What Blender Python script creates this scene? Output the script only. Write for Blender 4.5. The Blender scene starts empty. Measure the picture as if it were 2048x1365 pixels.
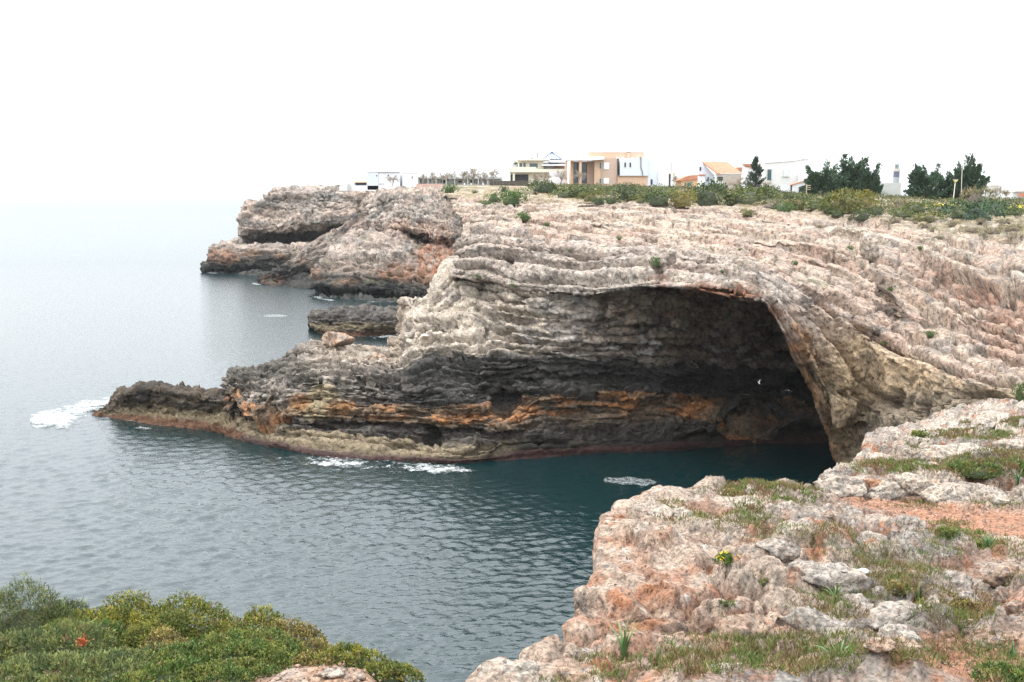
import bpy, bmesh, math, random
import numpy as np
from mathutils import Vector, Matrix
random.seed(7)
rng = np.random.default_rng(7)
S = bpy.context.scene
R = math.radians
# ------------------------------------------------------------------ camera
F, CX, CY, HZ, EYE = 2200.0, 1024.0, 682.5, 380.0, 20.0
TH = math.atan((CY - HZ) / F)
cam_d = bpy.data.cameras.new('camera'); cam = bpy.data.objects.new('camera', cam_d)
S.collection.objects.link(cam)
cam.location = (0, 0, EYE); cam.rotation_euler = (math.pi/2 - TH, 0, 0)
cam_d.sensor_width = 36; cam_d.lens = F/2048*36; cam_d.clip_start = 0.1; cam_d.clip_end = 30000
S.camera = cam
# ------------------------------------------------------------------ sky, sun, exposure
SUN_EL, SUN_AZ = R(52), R(-80)          # azimuth from +Y (view) towards +X
w = bpy.data.worlds.new('World'); S.world = w; w.use_nodes = True
nt = w.node_tree; nt.nodes.clear()
N = nt.nodes.new; L = nt.links.new
out = N('ShaderNodeOutputWorld')
sky = N('ShaderNodeTexSky'); sky.sky_type = 'NISHITA'; sky.sun_disc = False
sky.sun_elevation = SUN_EL; sky.sun_rotation = SUN_AZ; sky.altitude = 20
sky.air_density = 1.0; sky.dust_density = 4.0; sky.ozone_density = 1.0
b1 = N('ShaderNodeBackground'); b1.inputs['Strength'].default_value = 0.05
b2 = N('ShaderNodeBackground'); b2.inputs['Color'].default_value = (0.935, 0.972, 1.0, 1)   # the overcast layer, brighter overhead
gc = N('ShaderNodeTexCoord'); gs = N('ShaderNodeSeparateXYZ'); gm = N('ShaderNodeMapRange')
gm.inputs[1].default_value = 0.0; gm.inputs[2].default_value = 1.0; gm.inputs[3].default_value = 0.95; gm.inputs[4].default_value = 3.7
L(gc.outputs['Generated'], gs.inputs[0]); L(gs.outputs['Z'], gm.inputs[0]); L(gm.outputs[0], b2.inputs['Strength'])
ad = N('ShaderNodeAddShader')
L(sky.outputs[0], b1.inputs['Color']); L(b1.outputs[0], ad.inputs[0]); L(b2.outputs[0], ad.inputs[1]); L(ad.outputs[0], out.inputs['Surface'])
sd = bpy.data.lights.new('sun', 'SUN'); sd.energy = 1.5; sd.angle = R(14); sd.color = (1.0, 0.92, 0.82)
sun = bpy.data.objects.new('sun', sd); S.collection.objects.link(sun)
sv = Vector((math.sin(SUN_AZ)*math.cos(SUN_EL), math.cos(SUN_AZ)*math.cos(SUN_EL), math.sin(SUN_EL)))
sun.rotation_euler = sv.to_track_quat('Z', 'Y').to_euler(); sun.location = (-60, 0, 120)
vs = S.view_settings
S.display_settings.display_device = 'sRGB'
vs.view_transform = 'Standard'; vs.look = 'None'; vs.gamma = 1; vs.use_curve_mapping = False; vs.exposure = 0.40
S.render.engine = 'CYCLES'
S.cycles.use_denoising = True; S.cycles.denoising_prefilter = 'NONE'
S.cycles.max_bounces = 6; S.cycles.diffuse_bounces = 3; S.cycles.glossy_bounces = 3; S.cycles.transmission_bounces = 2
S.cycles.volume_bounces = 1; S.cycles.caustics_reflective = False; S.cycles.caustics_refractive = False
S.cycles.sample_clamp_indirect = 6

# ------------------------------------------------------------------ projection helpers
cT, sT = math.cos(TH), math.sin(TH)
def at(px, py, Y):
    a = (px-CX)/F; b = (CY-py)/F
    dy = cT + b*sT; dz = -sT + b*cT
    t = Y/dy
    return np.array([a*t, Y, EYE + dz*t])
def wl(px, py, z=0.0):
    a = (px-CX)/F; b = (CY-py)/F
    dy = cT + b*sT; dz = -sT + b*cT
    t = (z-EYE)/dz
    return np.array([a*t, dy*t, z])
def proj(P):
    x, y, z = P[..., 0], P[..., 1], P[..., 2]-EYE
    f = y*cT - z*sT; u = y*sT + z*cT
    f = np.maximum(f, 0.05)
    return CX + F*x/f, CY - F*u/f
# ------------------------------------------------------------------ numpy noise
def _h(ix, iy, iz, seed):
    n = (ix.astype(np.uint32)*np.uint32(374761393) + iy.astype(np.uint32)*np.uint32(668265263)
         + iz.astype(np.uint32)*np.uint32(2147483647) + np.uint32((seed*144665 + 1013904223) & 0xffffffff))
    n = (n ^ (n >> np.uint32(13)))*np.uint32(1274126177)
    n = (n ^ (n >> np.uint32(15)))*np.uint32(2246822519)
    n ^= n >> np.uint32(16)
    return n
def hf(ix, iy=None, iz=None, seed=0):
    ix = np.asarray(ix).astype(np.int64)
    z = np.zeros_like(ix)
    iy = z if iy is None else np.asarray(iy).astype(np.int64)
    iz = z if iz is None else np.asarray(iz).astype(np.int64)
    return (_h(ix, iy, iz, seed) & np.uint32(0xffffff)).astype(np.float64)/16777216.0
def perlin(P, seed=0):
    P = P.astype(np.float32)
    i = np.floor(P).astype(np.int64); f = P - i
    u = f*f*f*(f*(f*6-15)+10)
    res = np.zeros(P.shape[:-1], np.float32)
    for dx in (0, 1):
        wx = u[..., 0] if dx else 1-u[..., 0]
        for dy in (0, 1):
            wy = u[..., 1] if dy else 1-u[..., 1]
            for dz in (0, 1):
                wz = u[..., 2] if dz else 1-u[..., 2]
                h = _h(i[..., 0]+dx, i[..., 1]+dy, i[..., 2]+dz, seed)
                gx = (h & np.uint32(1023)).astype(np.float32)/511.5-1
                gy = ((h >> np.uint32(10)) & np.uint32(1023)).astype(np.float32)/511.5-1
                gz = ((h >> np.uint32(20)) & np.uint32(1023)).astype(np.float32)/511.5-1
                res += wx*wy*wz*(gx*(f[..., 0]-dx)+gy*(f[..., 1]-dy)+gz*(f[..., 2]-dz))
    return res*1.2
def fbm(P, scale, octv=4, seed=0, gain=0.5, ridged=False):
    P = P/np.asarray(scale, float); a = 1.0; r = 0; tot = 0
    for o in range(octv):
        n = perlin(P + o*17.3, seed+o)
        if ridged: n = 1-2*np.abs(n)*1.6
        r = r + a*n; tot += a; a *= gain; P = P*2.03
    return r/tot
def voronoi(P, scale, seed=0):
    """F1, F2 and a random number of the nearest cell"""
    P = P/np.asarray(scale, float); i = np.floor(P).astype(np.int64)
    f1 = np.full(P.shape[:-1], 9.0); f2 = f1.copy(); cid = np.zeros(P.shape[:-1])
    for dx in (-1, 0, 1):
        for dy in (-1, 0, 1):
            for dz in (-1, 0, 1):
                c = i + np.array([dx, dy, dz])
                h = _h(c[..., 0], c[..., 1], c[..., 2], seed)
                q = np.stack([(h & np.uint32(1023))/1023., ((h >> np.uint32(10)) & np.uint32(1023))/1023., ((h >> np.uint32(20)) & np.uint32(1023))/1023.], -1)
                d = np.sqrt((((c+q)-P)**2).sum(-1))
                m = d < f1
                f2 = np.where(m, f1, np.minimum(f2, d)); cid = np.where(m, (h >> np.uint32(5) & np.uint32(4095))/4095., cid); f1 = np.where(m, d, f1)
    return f1, f2, cid
def facet(P, scale, seed=0):
    """broken angular faces: every cell is a plane with its own random tilt (metres)"""
    sc = np.asarray(scale, np.float32)*np.ones(3, np.float32)
    Q = (P/sc).astype(np.float32); i = np.floor(Q).astype(np.int64)
    f1 = np.full(P.shape[:-1], 9.0, np.float32); r = np.zeros_like(f1)
    for dx in (-1, 0, 1):
        for dy in (-1, 0, 1):
            for dz in (-1, 0, 1):
                c = i + np.array([dx, dy, dz]); h = _h(c[..., 0], c[..., 1], c[..., 2], seed)
                q = np.stack([(h & np.uint32(1023))/np.float32(1023.), ((h >> np.uint32(10)) & np.uint32(1023))/np.float32(1023.), ((h >> np.uint32(20)) & np.uint32(1023))/np.float32(1023.)], -1).astype(np.float32)
                v = Q-(c+q).astype(np.float32); d = (v*v).sum(-1); m = d < f1
                h2 = (h ^ np.uint32(0x5bd1e995))*np.uint32(2654435761)
                g = np.stack([(h2 & np.uint32(255))/np.float32(127.5)-1, ((h2 >> np.uint32(9)) & np.uint32(255))/np.float32(127.5)-1, ((h2 >> np.uint32(18)) & np.uint32(255))/np.float32(127.5)-1], -1)
                r = np.where(m, (v*sc*g).sum(-1), r); f1 = np.where(m, d, f1)
    return r
def sst(a, b, x):
    t = np.clip((x-a)/(b-a), 0, 1); return t*t*(3-2*t)
def mixc(c, col, f):
    return c + (np.asarray(col, float) - c)*f[..., None]
# ------------------------------------------------------------------ object helpers
COL = S.collection
def tag(o, label=None, cat=None, group=None, kind=None):
    if label: o['label'] = label
    if cat: o['category'] = cat
    if group: o['group'] = group
    if kind: o['kind'] = kind
    return o
def link(name, me, mat=None, parent=None):
    o = bpy.data.objects.new(name, me); COL.objects.link(o)
    if mat is not None and me is not None and len(me.materials) == 0: me.materials.append(mat)
    if parent is not None: o.parent = parent
    return o
def empty(name, loc, rz=0.0):
    o = bpy.data.objects.new(name, None); COL.objects.link(o)
    o.location = loc; o.rotation_euler = (0, 0, rz); o.empty_display_size = 0.2
    return o
def np_mesh(name, V, faces, col=None, smooth=True, extra=None):
    """V (n,3); faces: (m,k) int array; col: (n,3) linear albedo"""
    me = bpy.data.meshes.new(name)
    V = np.ascontiguousarray(V, np.float32).reshape(-1, 3)
    faces = np.ascontiguousarray(faces, np.int32); m, k = faces.shape
    me.vertices.add(len(V)); me.vertices.foreach_set('co', V.ravel())
    me.loops.add(m*k); me.loops.foreach_set('vertex_index', faces.ravel())
    me.polygons.add(m); me.polygons.foreach_set('loop_start', np.arange(0, m*k, k, dtype=np.int32))
    me.polygons.foreach_set('loop_total', np.full(m, k, np.int32))
    me.polygons.foreach_set('use_smooth', np.full(m, smooth, bool))
    if col is not None:
        a = me.attributes.new('col', 'FLOAT_COLOR', 'POINT')
        c = np.ones((len(V), 4), np.float32); c[:, :3] = np.asarray(col).reshape(-1, 3)
        a.data.foreach_set('color', c.ravel())
    me.update(calc_edges=True); me.validate()
    return me
def grid_faces(nv, nu):
    i = np.arange(nv*nu).reshape(nv, nu)
    return np.stack([i[:-1, :-1], i[1:, :-1], i[1:, 1:], i[:-1, 1:]], -1).reshape(-1, 4)
def grid_normals(P):
    du = np.gradient(P, axis=1); dv = np.gradient(P, axis=0)
    n = np.cross(dv, du); ln = np.linalg.norm(n, axis=-1, keepdims=True)
    return n/np.maximum(ln, 1e-9)
def spline(C, axis, t, tension=0.75):
    """cardinal spline through C along axis at float positions t (0..n-1)"""
    C = np.moveaxis(C, axis, 0); n = len(C)
    i = np.clip(np.floor(t).astype(int), 0, n-2); f = (t-i).reshape((-1,)+(1,)*(C.ndim-1))
    p0 = C[np.maximum(i-1, 0)]; p1 = C[i]; p2 = C[i+1]; p3 = C[np.minimum(i+2, n-1)]
    m1 = (p2-p0)*0.5*tension; m2 = (p3-p1)*0.5*tension
    r = (2*f**3-3*f**2+1)*p1+(f**3-2*f**2+f)*m1+(-2*f**3+3*f**2)*p2+(f**3-f**2)*m2
    return np.moveaxis(r, 0, axis)
def loft(cols, nu, segs, tension=0.75):
    """cols: profiles (each K world points) -> grid (nv, nu, 3), semantic v of each row, metres along u"""
    C = np.array(cols)                                     # (ncol, K, 3)
    ch = np.linalg.norm(np.diff(C, axis=0), axis=2).mean(1)**0.8
    px = np.concatenate([[0], np.cumsum(ch)]); px /= px[-1]
    tu = np.interp(np.linspace(0, 1, nu), px, np.arange(len(C)))
    v = np.concatenate([np.linspace(k, k+1, s, endpoint=False) for k, s in enumerate(segs)]+[[len(segs)]])
    G = spline(C, 0, tu, tension)
    fine = np.linspace(0, len(segs), len(segs)*60+1)
    G = spline(G, 1, fine, tension)                        # (nu, nf, 3)
    return np.ascontiguousarray(np.swapaxes(G, 0, 1)), fine, v, tu
def sample_v(G, fine, V):
    """G (nf,nu,3) sampled at per-vertex v (nv,nu)"""
    x = np.clip(V/fine[-1]*(len(fine)-1), 0, len(fine)-1.0001); i = x.astype(int); f = (x-i)[..., None]
    j = np.broadcast_to(np.arange(G.shape[1]), V.shape)
    return G[i, j]*(1-f)+G[i+1, j]*f
def strata_sheet(cols, nu, segs, beds, strength, warp=0.35, block=2.2, blockamp=0.22, seed=1, tension=0.75, joint=0.12, riser=(0.35, 0.75), groove=0.4, gw=0.16):
    """Lofted rock sheet cut into beds: treads recede, risers drop, blocks split by joints.
    beds: number of beds in each semantic segment; strength: 0..1 in each segment"""
    G, fine, v, tu = loft(cols, nu, segs, tension)
    V = np.repeat(v[:, None], nu, 1)
    base = sample_v(G, fine, V)
    arc = np.concatenate([[0], np.cumsum(np.linalg.norm(np.diff(base[len(v)//2], axis=0), axis=1))])
    U = np.repeat(arc[None, :], len(v), 0)
    cb = np.concatenate([[0], np.cumsum(beds)]).astype(float); kn = np.arange(len(beds)+1)
    wv = np.stack([U/9.0, V*1.3, V*0+seed*3.7], -1)
    wrp = warp*(perlin(wv, seed)*2.0 + 0.6*perlin(wv*3.1, seed+5))
    s = np.interp(V, kn, cb) + wrp
    b = np.floor(s); t = s-b
    rb = riser[0] + (riser[1]-riser[0])*hf(b, seed=seed)     # tread share
    rb = np.clip(rb + 0.25*perlin(np.stack([U/5.0, b*7.7, b*0], -1), seed+9), 0.15, 0.85)
    txy = np.clip(t/rb, 0, 1); tz = np.clip((t-rb)/(1-rb), 0, 1)
    inv = lambda q: np.interp(q, cb, kn)
    st = np.interp(V, np.arange(len(strength)), strength)*np.clip(0.75+0.9*perlin(wv*1.7+3, seed+2), 0.2, 1.0)
    vxy = V + (inv(b+txy-wrp)-V)*st; vz = V + (inv(b+tz-wrp)-V)*st
    Pxy = sample_v(G, fine, vxy); Pz = sample_v(G, fine, vz)
    P = np.concatenate([Pxy[..., :2], Pz[..., 2:]], -1)
    n = grid_normals(base)
    # joints
    bl = block*(0.5+1.2*hf(b, seed=seed+3))
    q = U/bl + hf(b, seed=seed+4)*17 + 0.35*perlin(np.stack([U/1.3, V*9, b], -1), seed+6)
    j = np.floor(q); jt = q-j
    dj = np.minimum(jt, 1-jt)*bl
    off = (hf(j, b, seed=seed+7)-0.5)*2*blockamp
    gate = (hf(j, b, seed=seed+8) > 0.35)
    rec = -joint*np.exp(-(dj/0.11)**2)*gate
    dsdv = np.gradient(np.interp(v, kn, cb))/np.gradient(v)
    met = np.linalg.norm(np.gradient(base, axis=0), axis=-1)/np.gradient(v)[:, None]/np.maximum(dsdv, 0.2)[:, None]   # bed thickness in metres
    db = np.minimum(t, 1-t)*met
    gg = np.clip(0.8+1.3*perlin(np.stack([U/4.0, np.floor(s+0.5)*5.3, U*0], -1), seed+12), 0, 1)
    grv = -groove*gg*np.exp(-(db/gw)**2)
    P = P + n*((off+rec+grv)*np.minimum(st*1.6, 1))[..., None]
    return dict(P=P, n=n, V=V, U=U, bed=b, bt=t, blk=j, st=st, nu=nu, nv=len(v), tu=tu)
def displace(sh, terms):
    P = sh['P']; n = grid_normals(P)*0.5 + sh['n']*0.5
    d = 0
    for sc, amp, oc, sd_, rid in terms:
        d = d + amp*fbm(P, sc, oc, sd_, ridged=rid)
    sh['P'] = P + n*np.asarray(d)[..., None]
    return sh
def ground_lookup(sh):
    P = sh['P'].reshape(-1, 3); px, py = proj(P); n = grid_normals(sh['P']).reshape(-1, 3)
    return P, px, py, n
def make_sheet(name, sh, col, mat, label=None, kind='structure'):
    me = np_mesh(name, sh['P'].reshape(-1, 3), grid_faces(sh['nv'], sh['nu']), col.reshape(-1, 3))
    o = link(name, me, mat); tag(o, kind=kind, label=label)
    return o
# ------------------------------------------------------------------ materials
def new_mat(name):
    m = bpy.data.materials.new(name); m.use_nodes = True; t = m.node_tree; t.nodes.clear()
    o = t.nodes.new('ShaderNodeOutputMaterial'); p = t.nodes.new('ShaderNodeBsdfPrincipled')
    t.links.new(p.outputs[0], o.inputs[0])
    return m, t, p
def rock_mat(name, scale, bump, spec=0.25, rough=0.9, lo=0.40, hi=1.08):
    m, t, p = new_mat(name); n, l = t.nodes.new, t.links.new
    a = n('ShaderNodeAttribute'); a.attribute_name = 'col'
    tc = n('ShaderNodeTexCoord')
    n1 = n('ShaderNodeTexNoise'); n1.inputs['Scale'].default_value = 1.0/scale; n1.inputs['Detail'].default_value = 8; n1.inputs['Roughness'].default_value = 0.7
    n2 = n('ShaderNodeTexNoise'); n2.inputs['Scale'].default_value = 0.23/scale; n2.inputs['Detail'].default_value = 5
    vo = n('ShaderNodeTexVoronoi'); vo.inputs['Scale'].default_value = 0.7/scale; vo.feature = 'F1'
    for q in (n1, n2, vo): l(tc.outputs['Object'], q.inputs['Vector'])
    r1 = n('ShaderNodeMapRange'); r1.inputs[1].default_value = 0.35; r1.inputs[2].default_value = 0.65; r1.inputs[3].default_value = lo; r1.inputs[4].default_value = hi
    l(n1.outputs['Fac'], r1.inputs[0])
    r2 = n('ShaderNodeMapRange'); r2.inputs[1].default_value = 0.3; r2.inputs[2].default_value = 0.7; r2.inputs[3].default_value = 0.85; r2.inputs[4].default_value = 1.15
    l(n2.outputs['Fac'], r2.inputs[0])
    mu = n('ShaderNodeMath'); mu.operation = 'MULTIPLY'; l(r1.outputs[0], mu.inputs[0]); l(r2.outputs[0], mu.inputs[1])
    vm = n('ShaderNodeVectorMath'); vm.operation = 'SCALE'; l(a.outputs['Color'], vm.inputs[0]); l(mu.outputs[0], vm.inputs['Scale'])
    l(vm.outputs[0], p.inputs['Base Color'])
    n3 = n('ShaderNodeTexNoise'); n3.inputs['Scale'].default_value = 1.7/scale; n3.inputs['Detail'].default_value = 4; n3.inputs['Roughness'].default_value = 0.6
    l(tc.outputs['Object'], n3.inputs['Vector'])
    r3 = n('ShaderNodeMapRange'); r3.inputs[1].default_value = 0.36; r3.inputs[2].default_value = 0.46; r3.inputs[3].default_value = 0.42; r3.inputs[4].default_value = 1.0
    l(n3.outputs['Fac'], r3.inputs[0])                                    # dark lichen specks and pits
    m3 = n('ShaderNodeMath'); m3.operation = 'MULTIPLY'; l(mu.outputs[0], m3.inputs[0]); l(r3.outputs[0], m3.inputs[1])
    l(m3.outputs[0], vm.inputs['Scale'])
    ba = n('ShaderNodeMath'); ba.operation = 'ADD'; l(n1.outputs['Fac'], ba.inputs[0])
    vs_ = n('ShaderNodeMath'); vs_.operation = 'MULTIPLY'; vs_.inputs[1].default_value = 0.35; l(vo.outputs['Distance'], vs_.inputs[0]); l(vs_.outputs[0], ba.inputs[1])
    bp = n('ShaderNodeBump'); bp.inputs['Strength'].default_value = bump; bp.inputs['Distance'].default_value = scale*0.9
    l(ba.outputs[0], bp.inputs['Height']); l(bp.outputs[0], p.inputs['Normal'])
    p.inputs['Roughness'].default_value = rough; p.inputs['Specular IOR Level'].default_value = spec
    return m
M_rock = rock_mat('limestone', 0.45, 0.9)
M_far = rock_mat('limestone_far', 0.9, 0.9)
M_near = rock_mat('limestone_near', 0.075, 1.0, lo=0.30, hi=1.06)
HAZE=True
# ================================================================== TERRAIN
PALE = (0.57, 0.465, 0.365); PINK = (0.51, 0.36, 0.28); GREY = (0.33, 0.29, 0.25); ORANGE = (0.34, 0.16, 0.07)
RUST = (0.27, 0.105, 0.05); DARK = (0.06, 0.058, 0.056); TAN = (0.62, 0.455, 0.285); BROWN = (0.15, 0.10, 0.06); WHITE = (0.62, 0.57, 0.52)
SOIL = (0.42, 0.205, 0.12); GREENISH = (0.075, 0.095, 0.035)
def ell(px, py, cx, cy, rx, ry, ang=0.0, soft=0.5):
    """soft ellipse in the survey picture, used to lay mineral stains and the painted recess shade on the rock"""
    c, s = math.cos(R(ang)), math.sin(R(ang)); dx, dy = px-cx, py-cy
    d = np.sqrt(((dx*c+dy*s)/rx)**2+((-dx*s+dy*c)/ry)**2)
    return 1-sst(1-soft, 1+soft, d)
# ---------------------------------------------------------------- main headland (upper beds and hood)
def up(p, dy, dz): return p + np.array([0, dy, dz])
A = []
def ground_z(qx, Y):
    """height of the plateau: highest on the left, sinking to the right"""
    y_ = np.interp(qx, [500, 1000, 1300, 1500, 1700, 1850, 2100, 3000], [372.5, 373, 377, 385, 394, 399, 405, 410])
    return EYE-(y_-HZ)/F*np.minimum(Y, 238)*1.0 + np.where(np.asarray(Y) > 205, 0.0, 0.0)
def acol(a2, L0, L1, L2, L3, M, lip, hidden=False):
    a2, L0, L1, L2, L3, M, lip = [at(*q) for q in (a2, L0, L1, L2, L3, M, lip)]
    qx = CX+F*a2[0]/a2[1]; g_ = lambda Y: np.array([a2[0]*Y/a2[1], Y, ground_z(qx, Y)])
    eye = np.array([0, 0, EYE]); j_ = len(A) >= 8
    ext = lambda m_, o_: eye+(lip-eye)*(1+m_/lip[1])+np.array(o_)
    u1 = ext(5.0, (0.9, 0, 0.4) if j_ else (0.1, 0, 0.9)); u2 = ext(17, (5.0, 0, 0.5) if j_ else (0.3, 0, 1.8))
    A.append([g_(320), g_(205), a2, L0, L1, L2, L3, M, lip, u1, u2])
acol((890, 392, 165), (905, 405, 155), (925, 420, 145), (945, 440, 135), (950, 470, 128), (950, 512, 125), (950, 552, 125))
acol((890, 390, 150), (905, 404, 142), (915, 424, 125), (928, 446, 112), (920, 478, 100), (911, 515, 97), (903, 553, 96))
acol((960, 392, 145), (975, 408, 136), (985, 425, 120), (985, 443, 108), (962, 463, 96), (960, 510, 92.5), (962, 561, 92))
acol((1060, 398, 142), (1060, 408, 132), (1062, 420, 119), (1075, 452, 104), (1060, 473, 91), (1060, 525, 87.3), (1060, 585, 86))
acol((1190, 402, 140), (1190, 412, 130), (1190, 426, 117), (1190, 468, 98), (1190, 488, 86), (1190, 536, 82.2), (1190, 590, 80.5))
acol((1290, 405, 140), (1290, 418, 128), (1290, 434, 114), (1290, 478, 94), (1290, 497, 83), (1290, 535, 79), (1290, 575, 76.5))
acol((1400, 408, 138), (1400, 425, 124), (1400, 445, 109), (1400, 490, 90), (1400, 508, 80), (1400, 545, 76), (1400, 580, 73.5))
acol((1510, 414, 135), (1510, 435, 118), (1500, 458, 103), (1495, 505, 86), (1487, 523, 77), (1485, 560, 73), (1480, 597, 71))
acol((1610, 420, 132), (1600, 444, 114), (1590, 468, 99), (1580, 533, 82), (1567, 560, 74), (1550, 588, 71), (1540, 615, 69.5))
acol((1700, 424, 130), (1695, 452, 111), (1675, 485, 94), (1665, 570, 79), (1630, 602, 73), (1617, 690, 70.5), (1592, 722, 70.5))
acol((1770, 430, 128), (1765, 462, 106), (1745, 515, 89), (1745, 605, 78), (1692, 648, 73), (1672, 795, 72), (1640, 830, 73.5))
acol((1860, 434, 126), (1860, 480, 99), (1830, 555, 87), (1830, 640, 77), (1755, 690, 73.5), (1722, 905, 73.5), (1690, 960, 76))
acol((1930, 436, 125), (1930, 495, 94), (1905, 590, 83), (1905, 670, 72), (1835, 720, 68.5), (1806, 900, 67), (1790, 1010, 65))
acol((2020, 438, 122), (2020, 512, 87), (1995, 625, 73), (1990, 712, 66), (1940, 758, 62), (1945, 850, 60.5), (1950, 1060, 57))
acol((2150, 440, 118), (2140, 530, 80), (2130, 660, 67), (2130, 745, 56), (2130, 790, 54), (2130, 870, 52), (2130, 1120, 48))
acol((2600, 440, 110), (2560, 520, 72), (2540, 640, 57), (2520, 720, 46), (2500, 770, 41), (2500, 840, 40), (2500, 1200, 40))
acol((4200, 430, 105), (4100, 480, 66), (4000, 560, 50), (3900, 640, 42), (3850, 690, 38), (3850, 760, 37), (3850, 1200, 37))
segsA = [10, 20, 22, 36, 56, 36, 78, 40, 8, 8]
def carve(sh, holes):
    """hollows: (x, y, half width, half height, angle, depth in metres)"""
    px, py = proj(sh['P']); w_ = 0.25*fbm(sh['P'], 1.2, 3, 99)
    for (cx, cy, rx_, ry_, an, dp) in holes:
        sh['P'] = sh['P'] - sh['n']*(dp*ell(px+rx_*w_, py+ry_*w_, cx, cy, rx_, ry_, an, 0.55))[..., None]
shA = strata_sheet(A, 800, segsA, beds=[2, 3, 3, 3, 4, 2, 2, 2, 1, 1], strength=[0.1, 0.25, 0.7, 1.0, 1.0, 1.0, 0.8, 0.5, 0.4, 0.2, 0],
                   warp=0.22, block=2.6, blockamp=0.34, joint=0.4, seed=11, riser=(0.35, 0.78), groove=1.05, gw=0.26)
fadeA = np.interp(shA['V'], [0, 1, 2, 3, 10], [0, 0, 0.5, 1, 1])
def relief(sh, fade, big=0.3, mid=0.14, fine=0.10, seed=0, blk=0.14, bs=(2.2, 2.2, 1.4), crack=0.25, fk=(0.26, 0.30)):
    P = sh['P']; n = grid_normals(P)*0.5+sh['n']*0.5
    f1, f2, cid = voronoi(P+0.5*fbm(P, 1.5, 2, seed+3)[..., None], bs, seed)
    d = big*fbm(P, 5.0, 3, seed+1) + mid*fbm(P, (1.3, 1.3, 0.5), 4, seed+2, ridged=True) + fine*fbm(P, 0.35, 3, seed+4, ridged=True)
    wp = P + 0.2*bs[0]*0.3*np.stack([fbm(P, bs[0]*0.6, 2, seed+50), fbm(P, bs[0]*0.6, 2, seed+51), fbm(P, bs[0]*0.6, 2, seed+52)], -1)
    d = d + fk[0]*facet(wp, np.array(bs)*np.array([1.1, 1.1, 0.8]), seed+61) + fk[1]*facet(wp, np.array(bs)*np.array([.36, .36, .28]), seed+62)
    d = d + blk*((cid-0.5)*0.6) - crack*sst(-0.05, 0.2, fbm(P, 4.0, 2, seed+31))*np.exp(-((f2-f1)/0.06)**2)
    pit = fbm(P, 0.9, 3, seed+21); d = d - 0.3*mid/0.16*sst(0.28, 0.5, pit)
    sh['cid'] = cid
    sh['P'] = P + n*(d*fade)[..., None]
carve(shA, [(1970, 590, 120, 11, 17, 1.2), (1900, 552, 70, 8, 24, 0.8), (1018, 520, 8, 9, 0, 1.3), (1014, 534, 5, 9, 0, 0.8), (1342, 518, 9, 7, 0, 0.9), (1316, 534, 13, 8, 20, 0.8), (1240, 560, 10, 12, 60, 0.6),
    (1096, 482, 4, 10, 0, 0.5), (1180, 520, 30, 4, 0, 0.4), (1770, 560, 60, 7, 32, 0.8), (1690, 470, 60, 6, 20, 0.6), (1880, 640, 70, 7, 26, 0.8), (1800, 690, 40, 6, 25, 0.9), (1790, 800, 10, 22, 10, 0.8), (1830, 800, 26, 60, -10, 0.7), (1330, 450, 70, 5, 8, 0.9), (1180, 440, 60, 5, 2, 0.8)])
P_ = shA['P']; qx_, qy_ = proj(P_); pm = sst(6.2, 6.8, shA['V'])*(1-sst(7.3, 7.8, shA['V']))*sst(1570, 1640, qx_)
shA['P'] = P_ + shA['n']*(pm*(0.42*facet(P_+0.4*fbm(P_, 1.5, 2, 7)[..., None], (2.6, 2.6, 4.5), 881)+0.3*facet(P_, (0.9, 0.9, 1.6), 882)))[..., None]
relief(shA, fadeA, big=0.15, mid=0.06, fine=0.06, seed=40, fk=(0.05, 0.16), blk=0.06)
P = shA['P']; px, py = proj(P); shA['px'], shA['py'] = px, py
n1 = fbm(P, 6, 4, 3); n2 = fbm(P, (2.5, 2.5, 1.2), 4, 8); n3 = fbm(P, 0.8, 3, 15)
bh = hf(shA['bed'], seed=3); kh = hf(shA['blk'], shA['bed'], seed=5)
c = np.broadcast_to(np.array(PALE), P.shape).copy()
c = mixc(c, PINK, np.clip(0.45+1.3*n1+0.5*(bh-0.5)+0.4*(kh-0.5), 0, 1))
c = mixc(c, GREY, 0.75*sst(0.02, 0.35, n2+0.25*(kh-0.5)))
c = mixc(c, WHITE, 0.6*sst(0.05, 0.4, n3)*sst(0.0, 0.3, -n1+0.1))
hood = sst(5.6, 6.0, shA['V'])*(1-sst(1560, 1660, px))
c = mixc(c, (0.52, 0.47, 0.42), 0.5*hood)
c = mixc(c, GREY, 0.5*hood*sst(0.0, 0.3, fbm(P, (0.7, 0.7, 3.0), 4, 77)))
# rust seeping along the lip, the jamb and under the upper right beds
lipd = sst(7.15, 7.9, shA['V']+0.5*n2)
c = mixc(c, RUST, 0.85*lipd*sst(1250, 1420, px)*sst(-0.15, 0.2, n2+0.1))
jam = sst(6.6, 7.2, shA['V']+0.5*n2)*sst(1560, 1610, px)*(1-sst(1660, 1730, px-0.15*(py-700)))
c = mixc(c, ORANGE, 0.9*jam); c = mixc(c, (0.42, 0.22, 0.10), jam*sst(0.0, 0.2, n3)); c = mixc(c, (0.10, 0.055, 0.03), 0.8*jam*sst(0.05, 0.25, fbm(P, (0.8, 0.8, 2.5), 4, 78)))
c = mixc(c, (0.42, 0.33, 0.25), jam*0.8*sst(0.16, 0.3, fbm(P, 1.1, 3, 79)))
c = mixc(c, RUST, 0.7*ell(px, py, 1985, 595, 110, 38, 18)*sst(-0.25, 0.15, n2))
c = mixc(c, RUST, 0.5*ell(px, py, 1400, 560, 120, 30, 10)*sst(0.0, 0.25, n2))
c = mixc(c, (0.40, 0.20, 0.13), 0.5*ell(px, py, 1960, 640, 140, 60, 25)*sst(-0.2, 0.2, n1))
c = mixc(c, (0.27, 0.23, 0.195), 0.75*sst(1750, 1880, px)*(1-sst(600, 700, py))*sst(-0.05, 0.25, n2+0.2*n3))
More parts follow.
